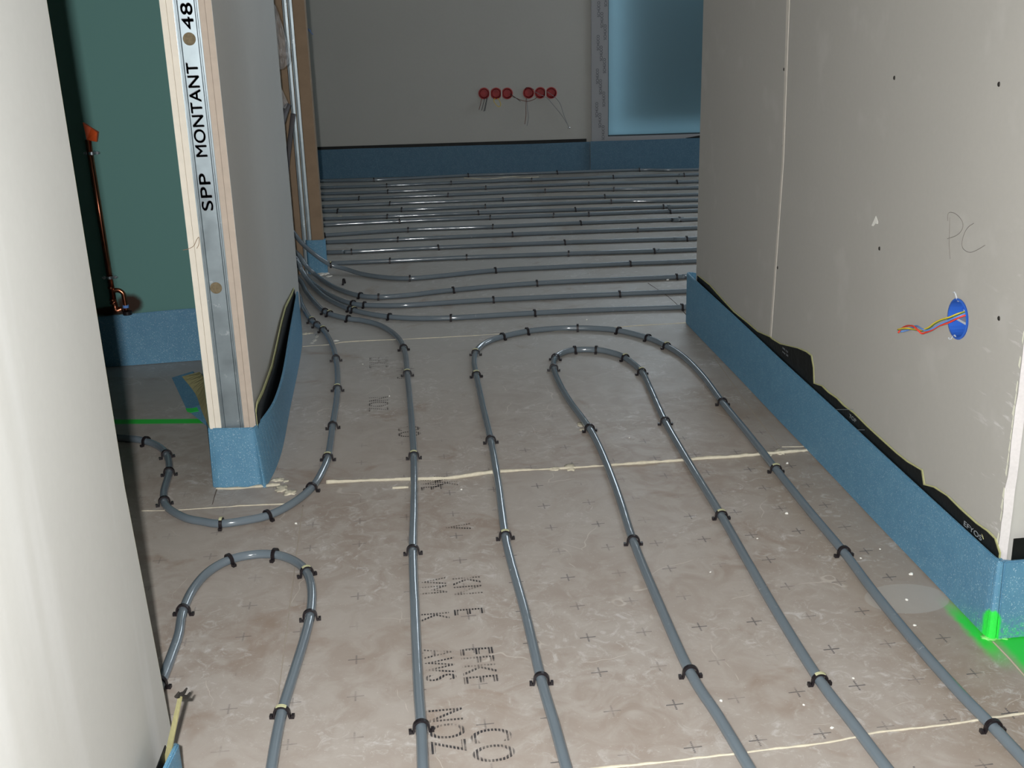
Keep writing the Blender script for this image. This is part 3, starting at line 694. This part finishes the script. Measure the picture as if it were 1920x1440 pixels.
obj('frayed_tip', bm, plain('sooty_fibres', (.04, .035, .03), .9), tp)

# ------------------------------------------------------------------ heating pipes
PR = .0086
def run(L): return [fl(p[0], p[1], p[2] if len(p) > 2 else PR+.0004) for p in L]
CL = []
ORD = ['first', 'second', 'third', 'fourth', 'fifth', 'sixth', 'seventh', 'eighth', 'ninth', 'tenth', 'eleventh', 'twelfth', 'thirteenth', 'fourteenth', 'fifteenth']
def pipe(L, label, clips, cdesc, origin, blobs=(), extra=(), pre=()):
    P = [Vector(p) for p in pre] + run(L) + [Vector(p) for p in extra]
    S_ = catmull(P, 8); bm = bmesh.new(); tube(bm, S_, PR, 14)
    tag(obj('heating_pipe', bm, PIPE, None, True), label, 'pipe', 'grey underfloor heating pipes')
    for i, c in enumerate(clips): CL.append((c, S_, 'clip, %s from %s on %s' % (ORD[i], origin, cdesc), i in blobs))
riseP = lambda a, b: [(a[0], a[1], a[2])] + [(b[0], b[1], b[2])]
pipe([(110, 815), (235, 822), (275, 828), (300, 839), (314, 856), (317, 885), (307, 925), (313, 950), (345, 970), (380, 978), (414, 982), (460, 976), (504, 966), (548, 944), (585, 914), (605, 882), (616, 852), (624, 797), (632, 740), (632, 690), (624, 650), (607, 620), (592, 608), (580, 596), (566, 572, .012), (556, 548, .020)],
     'S-shaped grey pipe from the green room round the partition foot to the opening',
     [(277, 826), (314, 852), (317, 885), (308, 940), (414, 983), (504, 967), (585, 914), (616, 857), (624, 798), (634, 728), (631, 672), (604, 618), (594, 609), (583, 601)],
     'the S-shaped pipe', 'the green room', (4, 7, 9, 11, 13), [(-.42, 4.20, .07), (-.52, 4.24, .22), (-.55, 4.25, .5)])
pipe([(262, 1390), (285, 1320), (308, 1265), (322, 1228), (335, 1190), (342, 1150), (360, 1108), (390, 1073), (430, 1050), (475, 1040), (516, 1040), (550, 1051), (574, 1071), (584, 1105), (582, 1150), (570, 1200), (549, 1268), (530, 1330), (518, 1385), (509, 1440), (500, 1500)],
     'short hairpin of grey pipe beside the near left wall',
     [(342, 1145), (431, 1050), (514, 1041), (576, 1072), (578, 1155), (525, 1336)], 'the short left hairpin', 'the near left wall', (3, 5))
pipe([(797, 1500), (793, 1440), (790, 1365), (784, 1280), (778, 1150), (774, 1033), (776, 950), (776, 860), (771, 780), (764, 705), (759, 660), (745, 632), (715, 611), (680, 601), (650, 597), (612, 586), (592, 569, .010), (574, 547, .014), (561, 524, .024)],
     'grey pipe running straight up the corridor then bending left to the opening',
     [(792, 1362), (772, 1032), (776, 854), (763, 700), (757, 652), (650, 598), (613, 589), (603, 585)], 'the single straight corridor pipe', 'the viewer', (2, 3, 6), [(-.41, 4.34, .07), (-.50, 4.36, .22), (-.53, 4.37, .5)])
pipe([(1080, 1500), (1062, 1440), (1040, 1360), (1015, 1275), (985, 1150), (960, 1060), (947, 1003), (934, 905), (920, 825), (905, 760), (893, 703), (889, 678), (894, 657), (912, 642), (943, 631), (990, 621), (1040, 616), (1083, 615), (1120, 616), (1160, 620), (1213, 633), (1252, 650), (1285, 672), (1320, 708), (1355, 755), (1400, 810), (1455, 880), (1515, 955), (1582, 1035), (1640, 1112), (1720, 1210), (1800, 1300), (1862, 1363), (1925, 1430), (1990, 1500)],
     'outer hairpin pipe, the wide one enclosing the inner hairpin',
     [(1014, 1274), (946, 1004), (919, 825), (893, 702), (894, 661), (943, 631), (990, 622), (1083, 616), (1159, 620), (1212, 634), (1253, 648), (1354, 754), (1456, 879), (1582, 1035), (1862, 1362)], 'the wide outer hairpin', 'the near end of its left leg', (1, 3, 4, 10, 12))
pipe([(1440, 1500), (1405, 1440), (1348, 1345), (1293, 1259), (1235, 1130), (1187, 1014), (1160, 930), (1130, 852), (1105, 803), (1068, 752), (1048, 717), (1038, 690), (1041, 671), (1056, 661), (1078, 656), (1118, 656), (1146, 661), (1172, 671), (1203, 697), (1222, 735), (1247, 790), (1292, 868), (1352, 966), (1400, 1050), (1462, 1157), (1535, 1273), (1600, 1358), (1660, 1437), (1710, 1500)],
     'inner hairpin pipe with a tight bend inside the wide one',
     [(1293, 1261), (1187, 1014), (1105, 803), (1040, 690), (1042, 670), (1078, 656), (1118, 656), (1172, 671), (1203, 697), (1248, 790), (1352, 966), (1534, 1275)], 'the tight inner hairpin', 'the near end of its left leg', (7, 8, 10, 11))
# four bends that leave the opening and run across the far room
RE = 1700
pipe([(RE, 557), (1300, 575), (1150, 580), (1002, 587), (900, 593), (846, 596), (780, 597), (730, 594), (690, 588), (655, 579), (625, 566), (602, 551), (582, 531, .016)],
     'grey pipe bending out of the opening, nearest of the cross-room runs',
     [(1278, 575), (1002, 587), (846, 595), (730, 594), (653, 584), (645, 582)], 'the nearest cross-room pipe', 'the right wall', (4,), [py(566, 508, 4.30), py(556, 490, 4.30), (-.42, 4.28, .13), (-.47, 4.28, .22), (-.50, 4.28, .5)])
pipe([(RE, 527), (1302, 545), (1162, 551), (925, 562), (800, 570), (740, 573), (683, 572), (660, 569), (640, 563), (615, 551), (592, 536), (574, 519, .015)],
     'grey pipe bending out of the opening, second nearest cross-room run',
     [(1162, 551), (925, 562), (683, 572), (662, 569)], 'the second nearest cross-room pipe', 'the right wall', (), [py(561, 500, 4.37), py(554, 484, 4.36), (-.43, 4.36, .15), (-.48, 4.36, .25), (-.50, 4.36, .5)])
pipe([(RE, 498), (1311, 517), (1269, 519), (1007, 531), (849, 544), (770, 553), (709, 557), (673, 554), (640, 544), (612, 530), (590, 514, .016)],
     'grey pipe bending out of the opening, third nearest cross-room run',
     [(1269, 519), (1007, 531), (849, 543), (709, 557), (673, 555)], 'the third nearest cross-room pipe', 'the right wall', (), [py(571, 495, 4.38), py(556, 474, 4.40), (-.44, 4.40, .17), (-.50, 4.40, .3), (-.52, 4.40, .6)])
pipe([(RE, 471), (1311, 489), (1182, 494), (1040, 501), (928, 507), (830, 517), (768, 522), (720, 520), (680, 514), (650, 505, .018), (617, 495, .040)],
     'grey pipe sweeping past the far pier foot, highest of the four bends',
     [(1182, 494), (928, 506), (768, 523), (617, 500)], 'the pipe sweeping past the far pier foot', 'the right wall', (3,), [py(590, 477, 4.43), py(565, 455, 4.38), py(545, 431, 4.34), (-.45, 4.32, .30), (-.50, 4.32, .45), (-.52, 4.32, .7)])
rows = [
 ([(591, 340), (701, 337.6), (878, 328.8), (1045, 323.5), (1199, 318.5), (1316, 317.5)], [(701, 337.6), (878, 328.8), (1045, 323.5), (1199, 318.5)]),
 ([(593, 352.5), (725, 348), (846, 343), (997, 337.3), (1150, 332), (1283, 328), (1316, 327)], [(725, 348), (846, 343), (997, 337.3), (1150, 332), (1283, 328)]),
 ([(594, 363.7), (727, 359.5), (911, 352), (1104, 344.8), (1269, 341), (1316, 340)], [(727, 359.5), (911, 352), (1104, 344.8), (1269, 341)]),
 ([(595, 374.5), (673, 372), (840, 365.7), (1022, 358), (1151, 355), (1316, 351.7)], [(673, 372), (840, 365.7), (1022, 358), (1151, 355), (1315, 351)]),
 ([(595, 387.6), (731, 382), (943, 374), (1134, 368.3), (1315, 364.3)], [(731, 382), (943, 374), (1134, 368.3)]),
 ([(596, 396.5), (753, 393.3), (910, 387), (1146, 378), (1314, 375)], [(633, 395.8), (753, 393.3), (910, 387), (1146, 378)]),
 ([(597, 411), (726, 406), (897, 399), (1079, 393), (1244, 387.6), (1314, 386)], [(726, 406), (897, 399), (1079, 393), (1244, 387.6)]),
 ([(598, 422.5), (749, 415), (919, 408), (1038, 404), (1104, 401.7), (1255, 396), (1313, 394.6)], [(749, 415), (919, 408), (1038, 404), (1104, 401.7), (1255, 396)]),
 ([(599, 442), (765, 431), (924, 425), (1089, 418), (1274, 411), (1313, 410.5)], [(609, 441.5), (765, 431), (924, 425), (1089, 418), (1274, 411)]),
 ([(604, 454.5), (746, 449), (961, 439.5), (1196, 430.7), (1312, 426.7)], [(746, 449), (961, 439.5), (1196, 430.7)]),
 ([(605, 473.5), (659, 472), (822, 464), (1059, 454.5), (1288, 447.5), (1312, 447)], [(659, 472.5), (822, 464), (1059, 454.5), (1288, 447.5)]),
 ([(612, 494), (731, 489), (875, 482.5), (1066, 475.5), (1227, 470.5), (1312, 467.5)], [(731, 489), (875, 482.5), (1066, 475.5), (1227, 470.5)])]
for i, (L, c) in enumerate(rows):
    (xa, ya), (xb, yb) = L[-2], L[-1]
    P = run(L); e = P[-1] + (P[-1]-P[0]).normalized()*1.6
    s0 = P[0]
    if i >= 9: st = [P[0] + (P[0]-P[1]).normalized()*.0]
    nm = ORD[i]
    if i == 11: P[0] = P[0]
    if i < 11: P = [P[0] + (P[0]-P[1]).normalized()*.9] + P
    S_ = catmull(P + [e], 8); bm = bmesh.new(); tube(bm, S_, PR, 12)
    tag(obj('heating_pipe', bm, PIPE, None, True), 'straight grey pipe across the far room, %s row out from the far wall' % nm, 'pipe', 'grey underfloor heating pipes')
    for k, q in enumerate(c): CL.append((q, S_, 'clip, %s from the left on the far-room pipe row %s from the far wall' % (ORD[k], nm), False))

# clip: a black strap arched over the pipe with splayed barbed feet
def clip_mesh():
    bm = bmesh.new(); w_, t_ = .0034, .0017
    P = [(-.0165, .0050), (-.0150, .0018), (-.0122, .0014), (-.0113, .0050), (-.0110, .0098)]
    for k in range(1, 10):
        a = math.pi - math.pi*k/10; P.append((.0110*math.cos(a), .0098+.0110*math.sin(a)))
    P += [(-x, z) for x, z in P[:5][::-1]]
    q = []
    for i, (x, z) in enumerate(P):
        a, b = P[max(i-1, 0)], P[min(i+1, len(P)-1)]; d = Vector((b[0]-a[0], b[1]-a[1])).normalized(); n = Vector((-d.y, d.x))
        q.append([bm.verts.new((x+n.x*t_*s, w_*u, z+n.y*t_*s)) for s, u in ((-1, -1), (-1, 1), (1, 1), (1, -1))])
    for A, B in zip(q, q[1:]):
        for k in range(4): bm.faces.new((A[k], A[(k+1) % 4], B[(k+1) % 4], B[k]))
    bm.faces.new(q[0][::-1]); bm.faces.new(q[-1])
    for s in (-1, 1):
        box(bm, (s*.0165-.0022, -.0036, .0005), (s*.0165+.0022, .0036, .0062))
    return bm
cm = obj('pipe_clip', clip_mesh(), BLACKP); cme = cm.data; COL.objects.unlink(cm)
bm = bmesh.new()
for s in range(7):
    a0, a1 = math.pi*(.30+.4*s/7), math.pi*(.30+.4*(s+1)/7)
    r0 = .0132; hw = .0030+.0012*noise.noise(Vector((s, 2, 1)))
    v = [bm.verts.new((r*math.cos(a), y, .0095+r*math.sin(a))) for a in (a0, a1) for y in (-hw, hw) for r in (.0118, r0+.0006)]
    for f in ((0,1,3,2), (4,6,7,5), (0,4,5,1), (2,3,7,6), (1,5,7,3), (0,2,6,4)): bm.faces.new([v[i] for i in f])
scrap = obj('glue_scrap', bm, plain('yellowish_glue_scrap', (.50, .50, .30), .85)); sme = scrap.data; bpy.data.objects.remove(scrap)
bpy.data.objects.remove(cm)
for (q, S_, lab, bl) in CL:
    p = fl(q[0], q[1], PR+.008)
    p = fl(q[0], q[1], .010)
    i = min(range(len(S_)), key=lambda k: (S_[k].xy-p.xy).length)
    a, b = S_[max(i-1, 0)], S_[min(i+1, len(S_)-1)]; t = (b-a).normalized()
    # foot point on the pipe axis
    c = a + t*max(0, min((b-a).length, (p-a).dot(t)))
    o = bpy.data.objects.new('pipe_clip', cme); COL.objects.link(o)
    yaw = math.atan2(t.y, t.x) - math.pi/2
    tx = random.uniform(-.12, .12)
    o.location = (c.x, c.y, max(0, c.z-PR-.0004)); o.rotation_euler = (tx*.5, 0, yaw+tx)
    tag(o, 'black ' + lab, 'pipe clip', 'black pipe clips')
    if bl:
        s = bpy.data.objects.new('glue_scrap', sme); COL.objects.link(s); s.parent = o; s['label'] = 'yellowish glue scrap stuck on the strap'
o = bpy.data.objects.new('pipe_clip', cme); COL.objects.link(o); o.location = fl(645, 533); o.rotation_euler = (0, 0, 1.35)
tag(o, 'black loose clip standing on bare floor beside the pipe bends', 'pipe clip', 'black pipe clips')
o = bpy.data.objects.new('pipe_clip', cme); COL.objects.link(o); p = fl(300, 1290); o.location = (p.x, p.y, 0); o.rotation_euler = (0, 0, -.2)
tag(o, 'black clip peeping out from behind the near left wall', 'pipe clip', 'black pipe clips')

# cut pipes and film hanging in the opening
bm = bmesh.new(); tube(bm, [py(549.5, 213, 4.30), py(545, 250, 4.30), py(539, 300, 4.26), py(536, 345, 4.24), py(536.5, 400, 4.26), py(541, 440, 4.3)], .0085, 12)
tag(obj('pipe_sleeve', bm, SLEEVE, None, True), 'grey sleeved pipe with a cut upper end standing in the opening', 'pipe')
bm = bmesh.new(); tube(bm, catmull([py(541, 196, 4.20), py(537, 203, 4.19), py(531, 216, 4.16), py(526, 232, 4.10), py(515, 262, 4.08), (-.47, 4.07, .3), (-.48, 4.07, .01)], 4), lambda t: .0085+.006*min(1, t*3), 12)
tag(obj('pipe_sleeve', bm, SLEEVE, None, True), 'thick dark sleeve end bent towards the opening, above the cut pipe', 'pipe')
bm = bmesh.new(); n = 14; G = []
out = [(512, 8, 516), (514, 30, 524), (515, 60, 533), (517, 85, 540), (520, 105, 545), (521, 120, 541), (524, 130, 530)]
for k in range(len(out)*3-2):
    i = min(k//3, len(out)-2); f = (k-3*i)/3; a = [out[i][j]*(1-f)+out[i+1][j]*f for j in range(3)]
    G.append([bm.verts.new(py(a[0]+(a[2]-a[0])*j/9, a[1], 3.925 + .02*noise.noise(Vector((k*.55, j*.6, 3)))+.015*noise.noise(Vector((k*1.5, j*1.5, 1))))) for j in range(10)])
for A, B in zip(G, G[1:]):
    for j in range(9): bm.faces.new((A[j], A[j+1], B[j+1], B[j]))
r = bmesh.ops.solidify(bm, geom=bm.faces[:], thickness=.0004)
tag(obj('plastic_film', bm, WRAP), 'crumpled clear plastic film hanging beside the partition edge', 'plastic film')
bm = bmesh.new(); G = []
for k in range(8):
    G.append([bm.verts.new(py(524+(j/5)*(16-abs(k-5)*2.2), 168+k*5, 3.925+.01*noise.noise(Vector((k*.9, j, 7))))) for j in range(6)])
for A, B in zip(G, G[1:]):
    for j in range(5): bm.faces.new((A[j], A[j+1], B[j+1], B[j]))
bmesh.ops.solidify(bm, geom=bm.faces[:], thickness=.0004)
tag(obj('plastic_film', bm, WRAP), 'small scrap of clear film above the bent sleeve end', 'plastic film')
bm = bmesh.new()
for a, b, c in (((573, 55), (580, 58), (587, 65)), ((574, 52), (579, 55), (583, 58))): tube(bm, [pb(*a, .01), pb(*b, .03), pb(*c, .02)], .002, 6)
tag(obj('wire_ends', bm, BLUEW), 'two short blue wire ends at the left edge of the far wall', 'wire')
bm = bmesh.new(); tube(bm, catmull([py(343, 469, PE-.006), py(352, 467, PE-.008), py(363, 461, PE-.010), py(369, 449, PE-.008), py(373, 445, PE-.004), py(373, 457, PE-.002), py(369, 466, PE-.004)], 5), .0006, 6)
tag(obj('wire_offcut', bm, plain('thin_tan_cord', (.30, .20, .12), .6)), 'thin tan wire loop poking from between the board edges of the partition end', 'wire')

# ------------------------------------------------------------------ red socket boxes on the far wall
def disc_cup(bm, c, ex, ey, en, r, depth, lip):
    seg = 28
    def ring(rr, d): return [bm.verts.new(c + ex*math.cos(2*math.pi*k/seg)*rr + ey*math.sin(2*math.pi*k/seg)*rr + en*d) for k in range(seg)]
    R = [ring(r, .0), ring(r+.002, lip), ring(r-.002, lip+.001), ring(r-.003, -depth), ring(r-.001, -depth-.001)]
    for A, B in zip(R, R[1:]):
        for k in range(seg): bm.faces.new((A[k], A[(k+1) % seg], B[(k+1) % seg], B[k]))
    bm.faces.new(R[3]); 
    for k in range(seg): bm.faces.new((R[4][k], R[4][(k+1) % seg], R[0][(k+1) % seg], R[0][k]))
bxs = [(907.5, 175), (930, 175), (951, 175), (991, 174), (1013, 174), (1033.5, 174)]
wiresets = {
 0: [((903, 184), (901, 195), (898, 206), BRW), ((909, 184), (906, 196), (903, 207), DKW), ((913, 183), (910, 196), (907, 209), DKW), ((914, 183), (911, 198), (909, 208), DKW)],
 1: [((928, 184), (926, 189), (930, 196), (935, 200), (939, 197), (937, 190), (933, 184), YELW)],
 2: [((956, 176), (965, 182), (976, 190), DKW), ((957, 180), (968, 184), (978, 188), (990, 190), (1002, 186), (1007, 182), BRW)],
 3: [((987, 184), (986, 200), (986, 216), (984, 233), BRW), ((988, 184), (989, 204), (991, 220), (988, 236), GRYW), ((984, 168), (988, 164), (996, 166), (1001, 168), DKW)],
 4: [((1003, 172), (1014, 178), (1026, 184), (1040, 200), (1053, 216), (1064, 233), GRYW)],
 5: [((1026, 172), (1040, 182), (1050, 194), (1057, 215), (1066, 238), GRYW)]}
posn = ['leftmost red socket box of the far left trio, dark wires hanging down', 'middle red socket box of the left trio with a yellow wire loop', 'right red socket box of the left trio, wires leading to the next trio', 'left red socket box of the right trio with two long hanging wires', 'middle red socket box of the right trio crossed by a grey wire', 'rightmost red socket box, grey wire ending in a bright tip']
cs = []
for i, (x, y) in enumerate(bxs):
    c = pb(x, y); e = empty('socket_box', c)
    tag(e, posn[i], 'socket box', 'red socket boxes on the far wall')
    u = (c-BW0).dot(BWd); ctr = bwp(u, 0, c.z)
    bm = bmesh.new(); disc_cup(bm, ctr, BWd, Vector((0, 0, 1)), BWn, .031, .03, .004); obj('cup', bm, RED, e)
    bm = bmesh.new()
    cc = bmesh.new(); bmesh.ops.create_cone(cc, cap_ends=True, segments=28, radius1=.0312, radius2=.0312, depth=.09, matrix=Matrix.Translation(ctr) @ BWn.to_track_quat('Z', 'Y').to_matrix().to_4x4()); cs.append(cc); bm.free()
    bm = bmesh.new()   # red lid insert, slightly domed
    for k in range(2):
        bmesh.ops.create_cone(bm, cap_ends=True, segments=24, radius1=.026, radius2=.022, depth=.006, matrix=Matrix.Translation(bwp(u, -.008, c.z)) @ BWn.to_track_quat('Z', 'Y').to_matrix().to_4x4()) if k == 0 else None
    obj('inner_plate', bm, plain('dark_red_plate', (.34, .03, .032), .5, var=.5, vs=60), e)
    for wv in wiresets[i]:
        m = wv[-1]; pts = [pb(a, b, .010+.012*min(1, j)) for j, (a, b) in enumerate(wv[:-1])]; pts[0] = pb(*wv[0], .003)
        bm = bmesh.new(); tube(bm, catmull(pts, 5), .0017, 6); obj('wire', bm, m, e)
    if i == 5:
        bm = bmesh.new(); blob(bm, pb(1067, 240, .022), .008, 1, .3, 2, 2); obj('metal_tip', bm, plain('bright_tip', (.85, .85, .85), .2, 1), e)
    if i in (0, 1, 4):
        bm = bmesh.new(); m_ = (bxs[i][0]+bxs[i+1][0])/2
        sheet(bm, [pb(m_-1, 186, .006), pb(m_+1, 186, .006)], [pb(m_-1, 164, .006), pb(m_+1, 164, .006)], .002); obj('plaster_bridge', bm, plain('bridge', (.5, .47, .43), .8), e)
    keep(e)
cut(wb, cs)
# ------------------------------------------------------------------ blue box in the right wall with its twisted wires
e = empty('junction_box', BOXC); tag(e, 'round blue junction box sunk in the right wall with three coloured wires', 'junction box')
bm = bmesh.new(); disc_cup(bm, BOXC, Vector((0, -1, 0)), Vector((0, 0, 1)), Vector((-1, 0, 0)), .0335, .042, .002); obj('cup', bm, BLUEBOX, e)
for (dz, h_, r_) in ((.018, .012, .008), (-.020, .014, .009)):
    bm = bmesh.new(); bmesh.ops.create_cone(bm, cap_ends=True, segments=20, radius1=r_, radius2=r_, depth=.001, matrix=Matrix.Translation(BOXC+Vector((.030, .030, dz*.6))) @ Matrix.Rotation(math.pi/2, 4, 'X'))
    obj('knockout', bm, CLEARBIT, e)
boxo('centre_rib', (RX+.006, BOXC.y-.030, BOXC.z-.007), (RX+.040, BOXC.y+.030, BOXC.z-.003), CLEARBIT, e)
boxo('divider', (RX+.020, BOXC.y-.030, BOXC.z+.009), (RX+.041, BOXC.y+.030, BOXC.z+.012), BLUEBOX, e)
bm = bmesh.new()   # clamp claws
for s in (1, -1):
    tube(bm, [BOXC+Vector((-.0015, .012+a*.004, s*(.036+.006*math.sin(a*math.pi/4)))) for a in range(-3, 4)], .0012, 6)
obj('clamp_claw', bm, CLEARBIT, e)
zo = lambda x, y, d: px(1640+x/8, 500+y/8, RX-d)
sets = [('green and yellow wire', GRNW, [(1395, 665, -.012), (1250, 710, .004), (1130, 760, .012), (1000, 800, .016), (900, 850, .018), (830, 905, .019), (760, 940, .02), (700, 960, .017), (580, 940, .014), (460, 925, .02), (350, 945, .022)]),
        ('blue wire', BLUEW, [(1395, 690, -.012), (1250, 745, .003), (1100, 810, .010), (960, 870, .015), (860, 930, .018), (770, 955, .020), (700, 930, .022), (620, 890, .018), (500, 950, .012), (390, 975, .018)]),
        ('red wire', REDW, [(1405, 720, -.012), (1280, 755, .000), (1120, 835, .007), (960, 890, .012), (850, 955, .015), (770, 985, .016), (705, 1000, .018), (640, 945, .022), (570, 890, .022), (480, 890, .018), (400, 930, .016), (355, 990, .018)])]
for nm_, m, L in sets:
    bm = bmesh.new(); tube(bm, catmull([zo(*q) for q in L], 6), .0016, 8); w_ = obj('wire', bm, m, e, True); w_['label'] = nm_
bm = bmesh.new(); tube(bm, catmull([zo(*q)+Vector((-.0011, 0, .0006)) for q in sets[0][2]], 6), .0011, 8); obj('wire_stripe', bm, YELW, e, True)
keep(e)

# ------------------------------------------------------------------ copper pipe on the green wall
CY = 3.36
e = empty('copper_pipe', py(214, 580, CY)); tag(e, 'upright copper pipe with a side branch on the green wall', 'pipe')
a, b = py(165, 262, CY), py(213, 565, CY); xc = (a.x+b.x)/2
bm = bmesh.new(); tube(bm, [(a.x, CY, a.z), (b.x, CY, b.z)], .0082, 16); obj('riser', bm, COPPER, e, True)
bm = bmesh.new(); p2, p3, p4 = py(222, 546, CY), py(232, 552, CY), py(237, 583, CY)
tube(bm, catmull([(b.x, CY, p2.z+.002), (p2.x, CY, p2.z+.003), (p3.x-.002, CY, p3.z+.004), (p4.x-.001, CY, p3.z-.012), (p4.x, CY, p4.z)], 6), .0066, 14); obj('branch_elbow', bm, COPPER, e, True)
bm = bmesh.new(); q1 = py(216, 582, CY)
tube(bm, catmull([(b.x, CY, b.z), (b.x+.002, CY, b.z-.015), (q1.x+.004, CY-.004, q1.z), (q1.x+.02, CY, q1.z+.004)], 5), .0085, 14); obj('lower_elbow', bm, COPPER, e, True)
for yy in (519, 539, 562, 568):
    p = py(206+(yy-520)*.18, yy, CY); bm = bmesh.new(); bmesh.ops.create_cone(bm, cap_ends=True, segments=18, radius1=.0098, radius2=.0098, depth=.005, matrix=Matrix.Translation((xc+.002, CY, p.z))); obj('solder_collar', bm, COPPER, e)
bm = bmesh.new(); bmesh.ops.create_cone(bm, cap_ends=True, segments=18, radius1=.013, radius2=.013, depth=.010, matrix=Matrix.Translation((p4.x+.002, CY, p4.z-.006))); obj('black_cap', bm, BLACKP, e)
bm = bmesh.new(); bmesh.ops.create_cone(bm, cap_ends=True, segments=18, radius1=.0085, radius2=.0085, depth=.008, matrix=Matrix.Translation((p4.x, CY, p4.z+.014))); obj('blue_collar', bm, BLUEW, e)
ZINC = plain('zinc_clamp', (.55, .6, .65), .3, .9)
for (x, y) in ((172, 287), (206, 520)):
    p = py(x, y, CY); c = bmesh.new(); bmesh.ops.create_cone(c, cap_ends=True, segments=18, radius1=.0105, radius2=.0105, depth=.008, matrix=Matrix.Translation((p.x, CY, p.z)))
    tube(c, [(p.x-.022, CY, p.z), (p.x+.022, CY, p.z)], .0028, 8); box(c, (p.x-.018, CY-.004, p.z-.004), (p.x-.013, CY+.004, p.z+.004)); box(c, (p.x+.013, CY-.004, p.z-.004), (p.x+.018, CY+.004, p.z+.004)); tube(c, [(p.x, CY, p.z), (p.x, 3.40, p.z)], .003, 8)
    obj('pipe_clamp', c, ZINC, e)
keep(e)
bm = bmesh.new()
P = [py(*q, CY-.010) for q in ((155, 230), (170, 240), (183, 248), (181, 266), (162, 263))]; Q = [p+Vector((0, .016, 0)) for p in P]
va = [bm.verts.new(p+Vector((0, .006*math.sin(i*2.1), 0))) for i, p in enumerate(P)]; vb = [bm.verts.new(p) for p in Q]
bm.faces.new(va); bm.faces.new(vb[::-1])
for k in range(5): bm.faces.new((va[k], vb[k], vb[(k+1) % 5], va[(k+1) % 5]))
tag(obj('tape_flag', bm, ORANGE), 'orange tape folded over the top of the copper pipe', 'tape')
# scorch left by soldering
t = NT('scorched_green_board'); x_, y_, z_ = t.xyz(); pc = py(243, 570, 3.40)
d2 = t.ma('ADD', t.ma('POWER', t.ma('DIVIDE', t.ma('SUBTRACT', x_, pc.x), .040), 2), t.ma('POWER', t.ma('DIVIDE', t.ma('SUBTRACT', z_, pc.z), .034), 2))
d3 = t.ma('ADD', t.ma('POWER', t.ma('DIVIDE', t.ma('SUBTRACT', x_, pc.x-.05), .07), 2), t.ma('POWER', t.ma('DIVIDE', t.ma('SUBTRACT', z_, pc.z-.018), .016), 2))
f_ = t.step(t.ma('ADD', t.ma('MINIMUM', d2, d3), t.ma('MULTIPLY', t.noise(40, 3), .5)), 1.5, .6)
t.set(t.mix(f_, (.125, .265, .245, 1), (.035, .018, .012, 1)), .75, 0, .25)
bpy.data.objects['wall_green_room'].data.materials.clear(); bpy.data.objects['wall_green_room'].data.materials.append(t.m)
